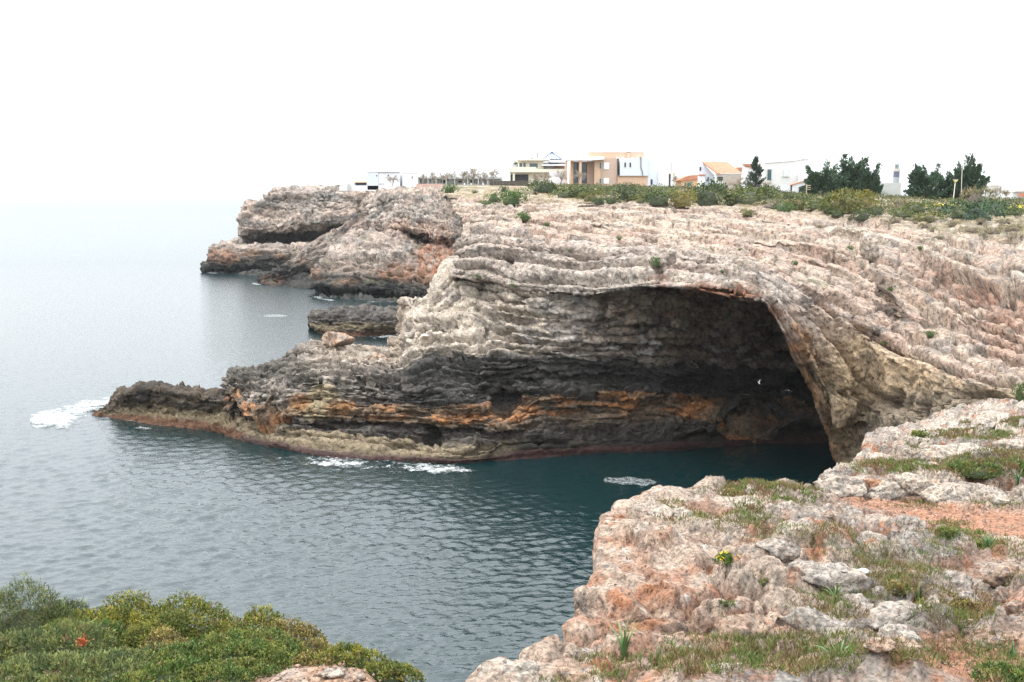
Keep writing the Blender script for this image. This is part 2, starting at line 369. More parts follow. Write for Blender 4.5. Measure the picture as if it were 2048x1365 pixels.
# tan quarried face of the right pillar
tanm = np.clip(ell(px+30*n1, py+60*n1, 1770, 840, 150, 190, -28, 0.3)+ell(px, py+40*n1, 1930, 840, 140, 75, -12, 0.3), 0, 1)*sst(5.7, 6.3, shA['V']+0.3*n2)
c = mixc(c, TAN, 0.96*tanm*(1-sst(7.5, 7.9, shA['V'])*(1-sst(1690, 1730, px))))
c = mixc(c, (0.33, 0.27, 0.19), 0.6*tanm*sst(0.05, 0.3, n2))
c = mixc(c, (0.24, 0.21, 0.17), 0.7*(ell(px, py, 1860, 830, 150, 55, -8)+ell(px, py, 1770, 900, 45, 50)).clip(0, 1)*tanm)
# dark lichen blotches and dry soil on treads near the scrub
c = mixc(c, (0.12, 0.11, 0.10), 0.75*sst(0.22, 0.42, fbm(P, (1.6, 1.6, 0.7), 4, 51)))
nz = grid_normals(P)[..., 2]
soil = np.clip(sst(3.2, 1.9, shA['V']) if False else 1-sst(1.9, 3.0, shA['V']), 0, 1)
c = mixc(c, (0.33, 0.25, 0.14), soil*sst(-0.2, 0.15, n2))
c = mixc(c, GREENISH, 0.7*sst(0.75, 0.95, nz)*sst(0.16, 0.34, fbm(P, (2.0, 2.0, 2.0), 3, 61))*sst(1.5, 2.5, shA['V']))
c = mixc(c, (0.13, 0.15, 0.06), 0.8*(1-sst(1.3, 2.3, shA['V']))*sst(-0.1, 0.2, n1))
c = mixc(c, (0.20, 0.17, 0.08), 0.7*ell(px, py, 1990, 445, 150, 28)*sst(-0.3, 0.1, n2))
nt_ = 1-0.75*tanm
c = mixc(c, (0.17, 0.15, 0.135), 0.6*nt_*sst(0.10, 0.30, fbm(P, (0.9, 0.9, 0.45), 4, 95)))
c = mixc(c, (0.25, 0.225, 0.20), 0.5*nt_*sst(0.08, 0.32, fbm(P, (3.5, 3.5, 1.0), 4, 96)))
c = c*0.93
o_cliff = make_sheet('cliff', shA, np.clip(c, 0.01, 1), M_rock, 'pale pink limestone headland with stepped beds arching over a sea cave')
# ---------------------------------------------------------------- cave wall and nose
B = []
def bcol(q1, q2, q3, q4, q5, q6, q7, w8, inner=False, back=6.0):
    if inner and w8[0] > 1000: q7 = (w8[0], w8[1]-30, wl(*w8)[1]+1.0)
    q = [at(*k) for k in (q1, q2, q3, q4, q5, q6, q7)]; w_ = wl(*w8)
    for k, zm in ((4, 2.4), (5, 1.5), (6, 0.75)):                            # nothing above the waterline may dip into the sea
        if q[k][2] < zm: q[k] = q[k]*0 + (lambda p, s: np.array([0, 0, EYE])+(p-np.array([0, 0, EYE]))*s)(q[k], (EYE-zm)/(EYE-q[k][2]))
    q0 = up(q[0], 6.0, 1.5) if inner else np.array([q[0][0], q[0][1]+back, -1.5])
    B.append([q0]+q+[w_, w_+np.array([0, -0.4, -2.0])])
bcol((480, 748, 103), (462, 756, 101), (458, 772, 100), (458, 788, 99), (468, 804, 98), (482, 826, 98), (484, 850, 97), (484, 845))
bcol((466, 745, 97), (450, 752, 93), (447, 768, 92), (450, 786, 91), (462, 802, 90.5), (480, 826, 91), (482, 852, 89), (484, 882))
bcol((525, 734, 96), (505, 750, 91), (495, 785, 89), (492, 810, 88), (503, 827, 88.3), (520, 845, 90.5), (530, 862, 87), (530, 893))
bcol((572, 714, 97), (565, 745, 90), (560, 785, 87.5), (560, 810, 86.5), (565, 829, 86.5), (580, 850, 88.5), (590, 872, 85), (590, 905))
bcol((630, 692, 98), (640, 735, 89), (640, 775, 86.5), (640, 805, 85.5), (645, 832, 85), (650, 855, 86), (655, 880, 83.5), (655, 917))
bcol((700, 694, 99), (720, 738, 88.5), (722, 775, 85.5), (722, 810, 84.5), (725, 838, 84), (730, 862, 85), (735, 888, 82.6), (735, 922))
bcol((770, 699, 99), (795, 738, 87.5), (800, 775, 84.5), (800, 812, 83.5), (800, 842, 83), (805, 866, 84.5), (810, 895, 81.8), (810, 925))
bcol((796, 680, 98), (828, 722, 87.5), (832, 775, 84), (835, 815, 83), (838, 845, 82.5), (840, 868, 84), (845, 900, 81.4), (845, 926))
bcol((803, 610, 98), (865, 700, 88), (872, 765, 84.5), (880, 815, 83), (885, 848, 82.5), (885, 872, 84), (890, 903, 81), (890, 928))
bcol((866, 589, 97.5), (915, 702, 87), (925, 765, 84), (940, 815, 82.5), (950, 848, 82.3), (950, 872, 83.5), (952, 905, 81.5), (952, 927), inner=True)
bcol((915, 552, 98), (958, 706, 86.5), (963, 765, 84.3), (970, 815, 82.8), (976, 850, 83), (980, 875, 84), (982, 905, 82), (982, 924), inner=True)
bcol((985, 560, 94), (1010, 710, 87), (1005, 765, 86.8), (1008, 805, 86.0), (1010, 850, 85.5), (1012, 878, 86.3), (1015, 905, 83), (1015, 921), inner=True)
bcol((1060, 572, 87.2), (1080, 714, 84.6), (1080, 755, 85.2), (1080, 790, 84), (1080, 835, 84.5), (1080, 868, 86.3), (1080, 895, 83.5), (1080, 916), inner=True)
bcol((1200, 575, 83), (1200, 722, 83.6), (1200, 760, 84.8), (1200, 788, 83.8), (1200, 832, 84.6), (1200, 860, 89), (1200, 888, 85.5), (1200, 908), inner=True)
bcol((1320, 570, 81), (1320, 728, 84.5), (1320, 765, 86), (1320, 790, 85), (1320, 828, 86), (1320, 860, 91), (1320, 885, 86.5), (1320, 904), inner=True)
bcol((1450, 575, 83), (1450, 735, 88), (1450, 772, 89.5), (1450, 798, 88.5), (1450, 832, 87), (1450, 856, 86), (1450, 880, 90), (1450, 893), inner=True)
bcol((1570, 570, 85), (1570, 735, 91), (1570, 775, 92), (1570, 800, 90.5), (1570, 830, 87.5), (1570, 852, 86), (1570, 862, 86), (1570, 888), inner=True)
bcol((1700, 590, 85), (1700, 740, 91), (1700, 790, 91), (1700, 815, 89), (1700, 838, 86.5), (1700, 855, 85.5), (1700, 862, 85), (1700, 890), inner=True)
bcol((1800, 620, 76), (1800, 780, 78), (1800, 820, 78), (1800, 850, 77.5), (1800, 880, 78), (1800, 900, 78), (1800, 920, 77.5), (1800, 945), inner=True)
segsB = [6, 78, 40, 40, 40, 36, 30, 22, 5]
shB = strata_sheet(B, 690, segsB, beds=[1, 9, 6, 5, 4, 3, 2, 2, 1], strength=[0, 0.6, 0.95, 0.9, 1, 0.9, 0.7, 0.4, 0.2, 0], groove=0.75, gw=0.22,
                   warp=0.25, block=2.4, blockamp=0.35, seed=23, riser=(0.25, 0.6), joint=0.1)
fadeB = np.interp(shB['V'], [0, 1, 6.6, 7.3, 8, 9], [0.4, 1, 1, 0.6, 0.3, 0.25])
carve(shB, [(545, 838, 30, 11, 10, 2.2), (862, 872, 13, 20, -20, 1.8), (780, 852, 40, 7, 5, 1.0), (690, 850, 30, 6, 5, 0.8), (1270, 868, 130, 14, 2, 1.0), (1500, 840, 60, 26, 0, 2.0), (1400, 700, 50, 9, 3, 1.0), (1130, 790, 80, 6, 2, 1.0), (1040, 640, 60, 7, 5, 0.8),
    (1210, 610, 8, 26, 5, 0.8), (1320, 660, 70, 7, 4, 0.9), (1010, 800, 26, 26, 0, 1.4), (1620, 770, 40, 20, 0, 1.2), (1240, 760, 60, 6, 2, 0.8), (930, 620, 50, 5, 8, 0.6), (880, 650, 40, 4, 6, 0.6)])
relief(shB, fadeB, big=0.5, mid=0.12, fine=0.05, seed=140, blk=0.2, bs=(2.8, 2.8, 1.0), fk=(0.18, 0.28), crack=0.4)
P = shB['P']; px, py = proj(P)
Vb = shB['V']
n1 = fbm(P, (6, 6, 2), 4, 203); n2 = fbm(P, (2.5, 2.5, 0.8), 4, 208); n3 = fbm(P, 0.7, 3, 215); nv = fbm(P, (0.6, 0.6, 4.0), 4, 219)
bh = hf(shB['bed'], seed=33); kh = hf(shB['blk'], shB['bed'], seed=35)
c = np.broadcast_to(np.array((0.40, 0.335, 0.275)), P.shape).copy()
c = mixc(c, GREY, np.clip(0.4+1.1*n1+0.5*(kh-0.5), 0, 1))
c = mixc(c, (0.60, 0.51, 0.41), 0.85*(1-sst(1040, 1230, px+90*n1))*(1-sst(1.85, 2.05, Vb+0.15*n2))*sst(780, 830, px)*sst(-0.3, 0.1, -n1+0.1))
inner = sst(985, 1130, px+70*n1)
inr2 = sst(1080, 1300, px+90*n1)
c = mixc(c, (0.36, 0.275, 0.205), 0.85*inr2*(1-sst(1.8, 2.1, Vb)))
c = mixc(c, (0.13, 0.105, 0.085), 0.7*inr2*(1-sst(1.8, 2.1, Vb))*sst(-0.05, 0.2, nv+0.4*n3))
c = mixc(c, RUST, 0.55*inner*(1-sst(2.0, 2.2, Vb))*sst(0.05, 0.35, n2)*sst(1050, 1200, px))
# black seepage bands
drk = sst(1.98, 2.12, Vb+0.25*n1)*(1-sst(3.7, 4.1, Vb+0.5*n1))
nose = 1-sst(900, 1000, px)
c = mixc(c, DARK, np.clip(drk*(0.9-0.35*nose*sst(0.0, 0.3, nv+n3*0.4)), 0, 1)*sst(700, 830, px+60*n2))
c = mixc(c, (0.07, 0.066, 0.06), 0.85*nose*sst(2.0, 2.5, Vb+0.5*nv)*(1-sst(4.2, 4.7, Vb+0.4*n2))*sst(-0.12, 0.12, nv+0.4*n2))
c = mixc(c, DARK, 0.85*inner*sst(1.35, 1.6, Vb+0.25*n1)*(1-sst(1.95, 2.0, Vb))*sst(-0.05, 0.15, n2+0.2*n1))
c = mixc(c, (0.05, 0.05, 0.045), 0.7*nose*sst(1.0, 1.2, Vb)*(1-sst(2, 2.6, Vb))*(1-sst(560, 640, px+80*n2)))
# pale crusts left in the dark bands
crust = sst(0.10, 0.22, n2)*sst(1.45, 1.6, Vb)*(1-sst(2.0, 2.06, Vb))*inner*(1-sst(1480, 1580, px))
c = mixc(c, (0.60, 0.54, 0.48), 0.9*crust)
c = mixc(c, (0.42, 0.36, 0.30), 0.85*np.exp(-((Vb-1.97+0.03*n1)/0.05)**2)*sst(-0.15, 0.1, n2)*sst(880, 960, px)*(1-sst(1500, 1620, px)))
c = mixc(c, (0.40, 0.37, 0.34), 0.8*ell(px, py, 1140, 615, 70, 22, 5)*sst(-0.2, 0.1, n2))
# orange and brown lower beds
org = sst(3.7, 4.0, Vb+0.4*n1)*(1-sst(5.2, 5.7, Vb+0.3*n2))
c = mixc(c, (0.20, 0.135, 0.08), 0.85*org)
c = mixc(c, (0.48, 0.21, 0.08), 0.85*org*sst(0.04, 0.3, n2+0.3*(bh-0.5)))
c = mixc(c, DARK, 0.6*org*sst(0.1, 0.3, n1-0.5*n2))
c = mixc(c, (0.36, 0.16, 0.06), 0.7*np.exp(-((Vb-3.95+0.15*n1)/0.1)**2)*inner)
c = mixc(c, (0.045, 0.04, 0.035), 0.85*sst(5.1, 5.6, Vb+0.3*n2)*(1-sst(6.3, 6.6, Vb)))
c = mixc(c, (0.03, 0.028, 0.026), 0.8*ell(px, py, 1610, 850, 120, 50, -4, .5)*sst(-0.35, 0.0, n2))  # shade of the cave's low right recess, put into the rock colour
# wave-washed base: tan shelf, then a maroon band of weed at the waterline
c = mixc(c, (0.25, 0.195, 0.12), 0.9*sst(6.2, 6.6, Vb+0.3*n2)*(1-sst(7.5, 7.75, Vb))*(1-0.75*inner))
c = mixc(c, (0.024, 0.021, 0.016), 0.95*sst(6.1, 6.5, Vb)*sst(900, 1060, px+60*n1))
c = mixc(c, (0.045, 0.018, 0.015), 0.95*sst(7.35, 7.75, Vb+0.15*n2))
# bare tan slab and rust streaks on the nose
c = mixc(c, (0.36, 0.29, 0.18), 0.95*ell(px, py, 640, 805, 30, 42, 35, 0.15))
c = mixc(c, (0.40, 0.20, 0.08), 0.8*ell(px, py, 600, 805, 22, 16)+0.6*ell(px, py, 680, 815, 30, 14))
c = mixc(c, (0.36, 0.19, 0.09), 0.6*nose*np.exp(-((Vb-4.75+0.3*n2)/0.35)**2)*sst(-0.1, 0.2, nv))
top = sst(0.9, 0.75, Vb) if False else (1-sst(1.75, 1.95, Vb))*(1-sst(790, 815, px))
c = mixc(c, (0.36, 0.28, 0.20), 0.7*top*sst(600, 680, px)*sst(-0.25, 0.1, n2))
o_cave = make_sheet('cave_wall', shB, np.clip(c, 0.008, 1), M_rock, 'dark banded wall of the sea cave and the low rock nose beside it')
# ---------------------------------------------------------------- low shelf at the tip of the nose
def low_sheet(name, cols, nu, segs, seed, label, mat=M_rock, base=(0.11, 0.085, 0.06), tan=(0.25, 0.195, 0.12), big=0.35, mid=0.25):
    out_ = []
    for q1, q2, q3, w4 in cols:
        q = [at(*k) for k in (q1, q2, q3)]; w_ = wl(*w4)
        out_.append([np.array([q[0][0], q[0][1]+3.0, -1.2])]+q+[w_, w_+np.array([0, -1.0, -1.5])])
    sh = strata_sheet(out_, nu, segs, beds=[1, 2, 3, 2, 1], strength=[0, 0.3, 0.5, 0.5, 0.3, 0], warp=0.4, block=1.8, blockamp=0.15, seed=seed)
    fd = np.interp(sh['V'], [0, 1, 3.7, 4, 5], [0.5, 1, 0.9, 0.35, 0.4])
    relief(sh, fd, big=big, mid=mid, fine=0.08, seed=seed+60, blk=0.15, bs=(1.6, 1.6, 0.9))
    P = sh['P']; V = sh['V']; n2 = fbm(P, (2, 2, 0.7), 4, seed+8); n1 = fbm(P, 3.0, 3, seed)
    c = np.broadcast_to(np.array(base), P.shape).copy()
    c = mixc(c, (0.045, 0.04, 0.037), 0.8*sst(-0.1, 0.2, n2))
    c = mixc(c, (0.24, 0.19, 0.14), 0.6*sst(0.1, 0.35, n1))
    c = mixc(c, tan, 0.85*sst(2.5, 3.0, V+0.5*n2)*(1-sst(3.55, 3.8, V+0.2*n2)))
    c = mixc(c, (0.13, 0.06, 0.03), 0.85*sst(3.5, 3.75, V+0.2*n2))
    return make_sheet(name, sh, np.clip(c, 0.01, 1), mat, label), sh
o_shelf, shL = low_sheet('rock_shelf', [
    ((176, 826, 98.5), (178, 828, 98.3), (182, 829, 98.2), (184, 830)),
    ((215, 812, 98.5), (220, 818, 97), (222, 824, 96.8), (210, 834)),
    ((239, 784, 98), (240, 792, 95.5), (250, 815, 96.5), (250, 840)),
    ((285, 771, 98), (290, 782, 94.5), (300, 815, 95.5), (300, 848)),
    ((322, 768, 97), (328, 786, 93.5), (335, 818, 94), (350, 853)),
    ((385, 780, 95), (390, 797, 92), (400, 825, 92.5), (415, 862)),
    ((440, 788, 94), (445, 802, 91), (455, 828, 91.5), (470, 877)),
    ((520, 790, 94), (530, 815, 91), (535, 840, 91), (540, 893))], 240, [5, 24, 34, 26, 5], 301,
    'low dark rock shelf running from the nose into white surf')
o_islet, shG = low_sheet('rock_islet', [
    ((617, 640, 158), (617, 643, 157.5), (620, 650, 157.5), (632, 664)),
    ((632, 626, 159), (628, 634, 155), (624, 650, 154.5), (650, 669)),
    ((655, 622, 158), (660, 634, 153.5), (662, 652, 153), (690, 672)),
    ((700, 617, 158), (705, 630, 152.5), (712, 652, 151), (730, 673)),
    ((790, 618, 157), (800, 632, 151), (800, 652, 150), (810, 670)),
    ((900, 620, 155), (900, 635, 150), (900, 655, 149), (900, 672))], 150, [5, 22, 22, 16, 5], 341,
    'dark rock islet in the water between the headland and the far cliffs', M_far, base=(0.15, 0.135, 0.12), big=0.5, mid=0.35)
# ---------------------------------------------------------------- far cliffs
def far_sheet(name, cols, nu, segs, beds, seed, label, orange_at=(), tone=1.0):
    out_ = []
    for col_ in cols:
        q = [at(*k) for k in col_[:-1]]; w_ = wl(*col_[-1])
        q[0] = q[0]
        out_.append(q+[w_, w_+np.array([0, -1, -2.5])])
    sh = strata_sheet(out_, nu, segs, beds=beds, strength=[0.2, 0.6]+[0.7]*(len(segs)-3)+[0.3, 0.2], warp=0.45, block=5, blockamp=0.5, seed=seed, joint=0.3)
    fd = np.interp(sh['V'], [0, 0.7, 1, len(segs)-1.3, len(segs)-1, len(segs)], [0, 0.2, 0.8, 1, 0.4, 0.3])
    P = sh['P']
    relief(sh, fd, big=0.8, mid=0.35, fine=0.15, seed=seed+60, blk=0.5, bs=(6, 6, 3.5), fk=(0.2, 0.34), crack=0.5)
    P = sh['P']; px, py = proj(P); z = P[..., 2]
    n1 = fbm(P, (14, 14, 6), 4, seed+1); n2 = fbm(P, (6, 6, 2.2), 4, seed+2); nv = fbm(P, (1.5, 1.5, 9), 4, seed+3)
    c = np.broadcast_to(np.array((0.42, 0.36, 0.31)), P.shape).copy()
    c = mixc(c, PINK, np.clip(0.25+1.0*n1, 0, 1))
    c = mixc(c, (0.24, 0.235, 0.22), 0.8*sst(-0.02, 0.35, n2+0.4*nv))
    c = mixc(c, (0.09, 0.09, 0.075), 0.8*sst(0.15, 0.36, fbm(P, (5, 5, 3), 4, seed+9)))
    low = 1-sst(3.0, 8.5, z+5*n1)
    c = mixc(c, (0.15, 0.125, 0.10), 0.8*low)
    c = mixc(c, (0.33, 0.16, 0.075), 0.65*sst(0.02, 0.22, n2)*low*sst(1.5, 3.5, z))
    c = mixc(c, (0.04, 0.042, 0.04), 0.9*(1-sst(2.2, 5.5, z+4*n2)))
    for (cx, cy, rx, ry, a_, k_) in orange_at:
        c = mixc(c, (0.40, 0.19, 0.11), k_*ell(px, py, cx, cy, rx, ry, a_, 0.4)*sst(-0.3, 0.15, nv))
    c = mixc(c, GREENISH, 0.7*sst(0.12, 0.3, fbm(P, 4.0, 3, seed+19))*sst(0.7, 0.9, grid_normals(P)[..., 2]))
    return make_sheet(name, sh, np.clip(c*tone, 0.01, 1), M_far, label), sh
o_f1, shF1 = far_sheet('far_cliff', [
    [(640, 375, 340), (585, 379, 325), (560, 412, 320), (535, 420, 318), (530, 470, 315), (540, 480, 315), (500, 494, 300), (480, 532, 292), (485, 538, 292), (485, 538)],
    [(600, 376, 340), (548, 381, 288), (518, 408, 284), (491, 415, 282), (482, 468, 280), (499, 480, 284), (430, 492, 273), (412, 534, 268), (424, 543, 270), (430, 546)],
    [(680, 374, 345), (600, 377.5, 286), (582, 410, 280), (572, 418, 279), (560, 466, 276), (560, 488, 294), (520, 493, 268), (505, 530, 264), (506, 545, 266), (505, 551)],
    [(740, 373, 340), (690, 376, 285), (660, 412, 280), (660, 420, 279), (650, 452, 275), (655, 484, 300), (640, 493, 266), (620, 530, 262), (615, 548, 263), (615, 553)],
    [(840, 373, 340), (800, 376, 280), (760, 405, 276), (760, 420, 275), (750, 455, 275), (750, 480, 300), (740, 493, 265), (740, 530, 262), (740, 548, 263), (740, 555)]],
    230, [12, 24, 10, 34, 14, 22, 26, 12, 8, 4], [1, 3, 1, 3, 1, 2, 3, 1, 1, 1], 401, 'farthest cliff with an overhung ledge above the hazy sea', [(450, 515, 30, 14, 0, 0.6)], 1.0)
o_f2, shF2 = far_sheet('ridge_cliff', [
    [(560, 545, 250), (522, 562, 236), (517, 565, 235), (516, 567, 235), (516, 569)],
    [(600, 510, 262), (573, 529, 242), (556, 548, 237), (552, 562, 236), (560, 573)],
    [(680, 465, 268), (637, 478, 247), (618, 525, 239), (610, 560, 236), (618, 578)],
    [(730, 440, 270), (690, 453, 250), (680, 525, 239), (680, 568, 236), (690, 583)],
    [(780, 395, 275), (737, 405, 256), (745, 500, 240), (750, 570, 236), (760, 586)],
    [(900, 380, 290), (800, 382, 265), (830, 480, 245), (850, 570, 236), (860, 590)]],
    150, [14, 50, 34, 14, 4], [2, 6, 4, 1, 1], 431, 'narrow cliff ridge sloping down to the sea between two buttresses', [(545, 560, 25, 10, 0, 0.4)], 0.78)
o_f3, shF3 = far_sheet('buttress_cliff', [
    [(800, 380, 285), (775, 390, 255), (765, 412, 250), (765, 455, 246), (770, 460, 247), (735, 470, 243), (690, 525, 236), (665, 570, 232), (668, 580, 232), (668, 582)],
    [(760, 375, 270), (747, 386, 242), (738, 410, 233), (735, 455, 228), (757, 462, 237), (702, 468, 227), (643, 530, 217), (617, 574, 211), (638, 588, 214), (642, 594)],
    [(810, 373, 270), (800, 381, 236), (800, 402, 226), (800, 458, 221), (802, 466, 230), (782, 472, 220), (740, 530, 210), (722, 578, 206), (730, 595, 209), (730, 600)],
    [(880, 373, 265), (878, 380, 225), (870, 408, 215), (862, 470, 209), (860, 489, 220), (856, 494, 212), (832, 545, 204), (815, 585, 200), (815, 601, 203), (815, 606)],
    [(960, 374, 255), (955, 390, 195), (945, 415, 185), (925, 480, 180), (925, 492, 186), (920, 500, 184), (910, 550, 178), (900, 590, 176), (900, 620, 178), (900, 630)],
    [(1060, 379, 240), (1050, 392, 170), (1040, 420, 160), (1010, 490, 156), (1010, 500, 160), (1005, 510, 158), (1000, 555, 155), (1000, 600, 154), (1000, 640, 155), (1000, 655)]],
    250, [14, 16, 44, 10, 12, 38, 34, 12, 8, 4], [2, 2, 5, 1, 1, 4, 4, 1, 1, 1], 461, 'rounded far buttress with a rust red patch above the water',
    [(875, 520, 42, 48, 0, 1.0), (800, 545, 60, 18, 5, 0.5), (830, 455, 80, 16, 5, 0.4)])
# ---------------------------------------------------------------- plateau behind the houses
gx = np.linspace(0, 960, 100); gy = np.concatenate([np.linspace(196, 330, 40), np.linspace(345, 1500, 40)])
X, Y = np.meshgrid(gx, gy)
X = X + np.interp(Y, [196, 225, 242, 285, 330, 1500], [12, -10, -20, -34, -34, 150])
Z = ground_z(CX+F*X/np.minimum(Y, 300), Y) - np.interp(Y, [196, 225], [0.9, 0.0]) + 0.2*fbm(np.stack([X, Y, X*0], -1), 30, 3, 5) - 6*sst(420, 1200, Y)
P = np.stack([X, Y, Z], -1); n2 = fbm(P, 9, 4, 7)
c = np.broadcast_to(np.array((0.30, 0.235, 0.14)), P.shape).copy(); c = mixc(c, (0.13, 0.15, 0.06), sst(-0.1, 0.2, n2))
shP = dict(P=P, nv=P.shape[0], nu=P.shape[1])
o_plat = make_sheet('plateau', shP, c, M_far, 'dry plateau ground the houses and scrub stand on')
# ---------------------------------------------------------------- near platform
# rows run away from the camera; each: Y, left edge (px,py), then surface heights (px,py) to the right, drop style
rowsC = [
    (8.3, (900, 1445), [(1100, 1440), (1400, 1440), (1700, 1435), (2200, 1430)]),
    (9.6, (950, 1372), [(1100, 1370), (1400, 1372), (1700, 1370), (2200, 1366)]),
    (10.2, (985, 1352), [(1080, 1346), (1400, 1350), (1700, 1348), (2200, 1340)]),
    (11.0, (1128, 1332), [(1200, 1326), (1400, 1334), (1700, 1325), (2200, 1312)]),
    (11.8, (1160, 1306), [(1220, 1302), (1420, 1308), (1700, 1296), (2200, 1284)]),
    (12.4, (1158, 1240), [(1230, 1232), (1430, 1250), (1700, 1262), (2200, 1255)]),
    (12.9, (1158, 1196), [(1240, 1188), (1430, 1205), (1700, 1232), (2200, 1230)]),
    (13.7, (1200, 1150), [(1270, 1140), (1450, 1150), (1700, 1190), (2200, 1192)]),
    (14.8, (1198, 1096), [(1290, 1092), (1480, 1105), (1700, 1135), (2200, 1142)]),
    (16.0, (1203, 1048), [(1310, 1046), (1500, 1062), (1700, 1085), (2200, 1092)]),
    (17.6, (1245, 1016), [(1360, 1016), (1520, 1024), (1700, 1045), (2200, 1050)]),
    (19.6, (1335, 988), [(1420, 992), (1560, 996), (1720, 1012), (2200, 1017)]),
    (20.6, (1500, 984), [(1570, 984), (1640, 986), (1740, 1001), (2200, 1004)]),
    (21.0, (1625, 976), [(1680, 974), (1720, 972), (1800, 974), (2200, 990)]),
    (21.6, (1640, 966), [(1690, 956), (1740, 950), (1850, 948), (2200, 955)]),
    (23.0, (1690, 949), [(1730, 942), (1800, 938), (1900, 936), (2200, 938)]),
    (25.2, (1715, 930), [(1760, 925), (1830, 922), (1920, 918), (2200, 915)]),
    (26.2, (1733, 905), [(1770, 898), (1840, 896), (1940, 898), (2200, 893)]),
    (27.6, (1738, 880), [(1780, 876), (1850, 876), (1960, 878), (2200, 872)]),
    (31.0, (1810, 860), [(1850, 856), (1900, 852), (2000, 852), (2200, 848)]),
    (35.0, (1890, 838), [(1920, 834), (1970, 830), (2030, 830), (2200, 826)]),
    (38.0, (1950, 818), [(1970, 816), (2000, 815), (2060, 814), (2200, 812)]),
]
tcols = np.concatenate([np.linspace(0, 1, 9)**1.25])
C_ = []
for Yr, (ex, ey), pts in rowsC:
    xs = [ex]+[p[0] for p in pts]; ys = [ey]+[p[1] for p in pts]
    e = at(ex, ey, Yr)
    r = [np.array([e[0]+0.5, Yr+0.1, -1.0]), np.array([e[0]+0.7, Yr+0.05, 6.0]), np.array([e[0]+0.45, Yr, e[2]-2.6]), np.array([e[0]+0.1, Yr, e[2]-0.9]), np.array([e[0]-0.02, Yr, e[2]-0.22])]
    for t_ in tcols:
        x_ = ex+0.004*(2200-ex)+(2200-ex)*t_; r.append(at(x_, np.interp(x_, xs, ys), Yr))
    for dx_, dz_ in ((2.5, 0.1), (8, 0.5), (22, 1.5)): r.append(r[-1-(dx_ > 2.5)-(dx_ > 8)]+np.array([dx_, 0, dz_]))
    C_.append(r)
last = [q.copy() for q in C_[-1]]
for q in last: q[1] += 1.5; q[2] -= 4.0
C_.append(last)
last2 = [q.copy() for q in last]
for q in last2: q[1] += 0.5; q[2] = -1.0
C_.append(last2)
C_ = np.array(C_); C_ = np.swapaxes(C_, 0, 1)           # profiles run away from camera
nuC = 540
segsR = [8, 10, 12, 18, 26, 18, 16, 20, 24, 24, 24, 24, 12, 10, 18, 18, 18, 14, 16, 20, 16, 12, 6, 3]
segsR = segsR[:C_.shape[1]-1]
Cg = C_
ch = np.linalg.norm(np.diff(Cg, axis=0), axis=2)[:, 5:18].mean(1)
wts = np.concatenate([[6, 8, 10, 8, 14], np.full(len(Cg)-6, 1.0)*0]); inner_len = ch[5:]; 
pix = np.array([(proj(Cg[k+1])[0]-proj(Cg[k])[0])[5:16].mean() for k in range(5, len(Cg)-1)])
wts[5:] = np.clip(pix, 20, 130)*0.55
cu = np.concatenate([[0], np.cumsum(wts)]); cu /= cu[-1]
tu = np.interp(np.linspace(0, 1, nuC), cu, np.arange(len(Cg)))
vv = np.concatenate([np.linspace(k, k+1, s_, endpoint=False) for k, s_ in enumerate(segsR)]+[[len(segsR)]])
G = spline(Cg, 0, tu, 0.7); G = spline(G, 1, vv, 0.7)
P = np.ascontiguousarray(np.swapaxes(G, 0, 1))
U = np.broadcast_to(tu[None, :], P.shape[:2]); Vc = np.broadcast_to(vv[:, None], P.shape[:2])
shC = dict(P=P, n=grid_normals(P), V=Vc, nv=P.shape[0], nu=P.shape[1])
if np.mean(shC['n'][..., 200:, 2]) < 0: shC['n'] = -shC['n']; flipC = -1
else: flipC = 1
def relief_near(sh, seed):
    P = sh['P']; n = sh['n']
    wq = P + 0.25*np.stack([fbm(P, 0.6, 2, seed), fbm(P, 0.6, 2, seed+1), fbm(P, 0.6, 2, seed+2)], -1)
    f1, f2, cid = voronoi(wq, (1.15, 0.95, 0.8), seed+3)
    g1, g2, gid = voronoi(wq, (0.42, 0.36, 0.3), seed+9)
    d = 0.25*fbm(P, 1.9, 3, seed+4) + 0.06*fbm(P, 0.5, 4, seed+5, ridged=True) + 0.03*fbm(P, 0.13, 3, seed+6, ridged=True)
    gt_ = sst(-0.15, 0.2, fbm(P, 1.8, 2, seed+15))
    d = d + 0.15*(cid-0.5) + (0.07+0.17*gt_)*sst(0.0, 0.34, f2-f1) + 0.06*gt_*sst(0.0, 0.3, g2-g1) - 0.13*gt_*np.exp(-((f2-f1)/0.045)**2) + 0.025*(gid-0.5)*gt_ - 0.05*gt_*np.exp(-((g2-g1)/0.09)**2)
    pit = fbm(P, 0.22, 3, seed+7); d = d - 0.07*sst(0.2, 0.42, pit)
    d = d*0.8 + 0.13*facet(wq, (0.95, 0.95, 0.5), seed+71) + 0.10*facet(wq, (0.28, 0.28, 0.18), seed+72)
    sh['d'] = d; sh['cid'] = cid; sh['crk'] = np.exp(-((f2-f1)/0.10)**2)
    return d
d = relief_near(shC, 500)
pathm = np.zeros_like(d)
px0, py0 = proj(P)
soilm = ell(px0, py0, 1990, 1048, 150, 26, 3, 0.5) + ell(px0, py0, 1800, 1020, 120, 12, 3, 0.5)*0.7 + ell(px0, py0, 1960, 1235, 90, 28, 0, .5) + ell(px0, py0, 1950, 1330, 130, 38, -5, .5) + ell(px0, py0, 1700, 1352, 260, 14, 0, .5)*0.8 + ell(px0, py0, 1750, 1000, 140, 7, 2, .5)*0.7
soilm = np.clip(soilm + 0.5*fbm(P, 0.8, 3, 520)*np.clip(soilm, 0, 1), 0, 1)
d = d*(1-0.72*soilm) - 0.06*soilm
fadeC = np.interp(Vc, [0, 1, len(rowsC)-0.5, len(rowsC)], [0.5, 1, 1, 0.5])
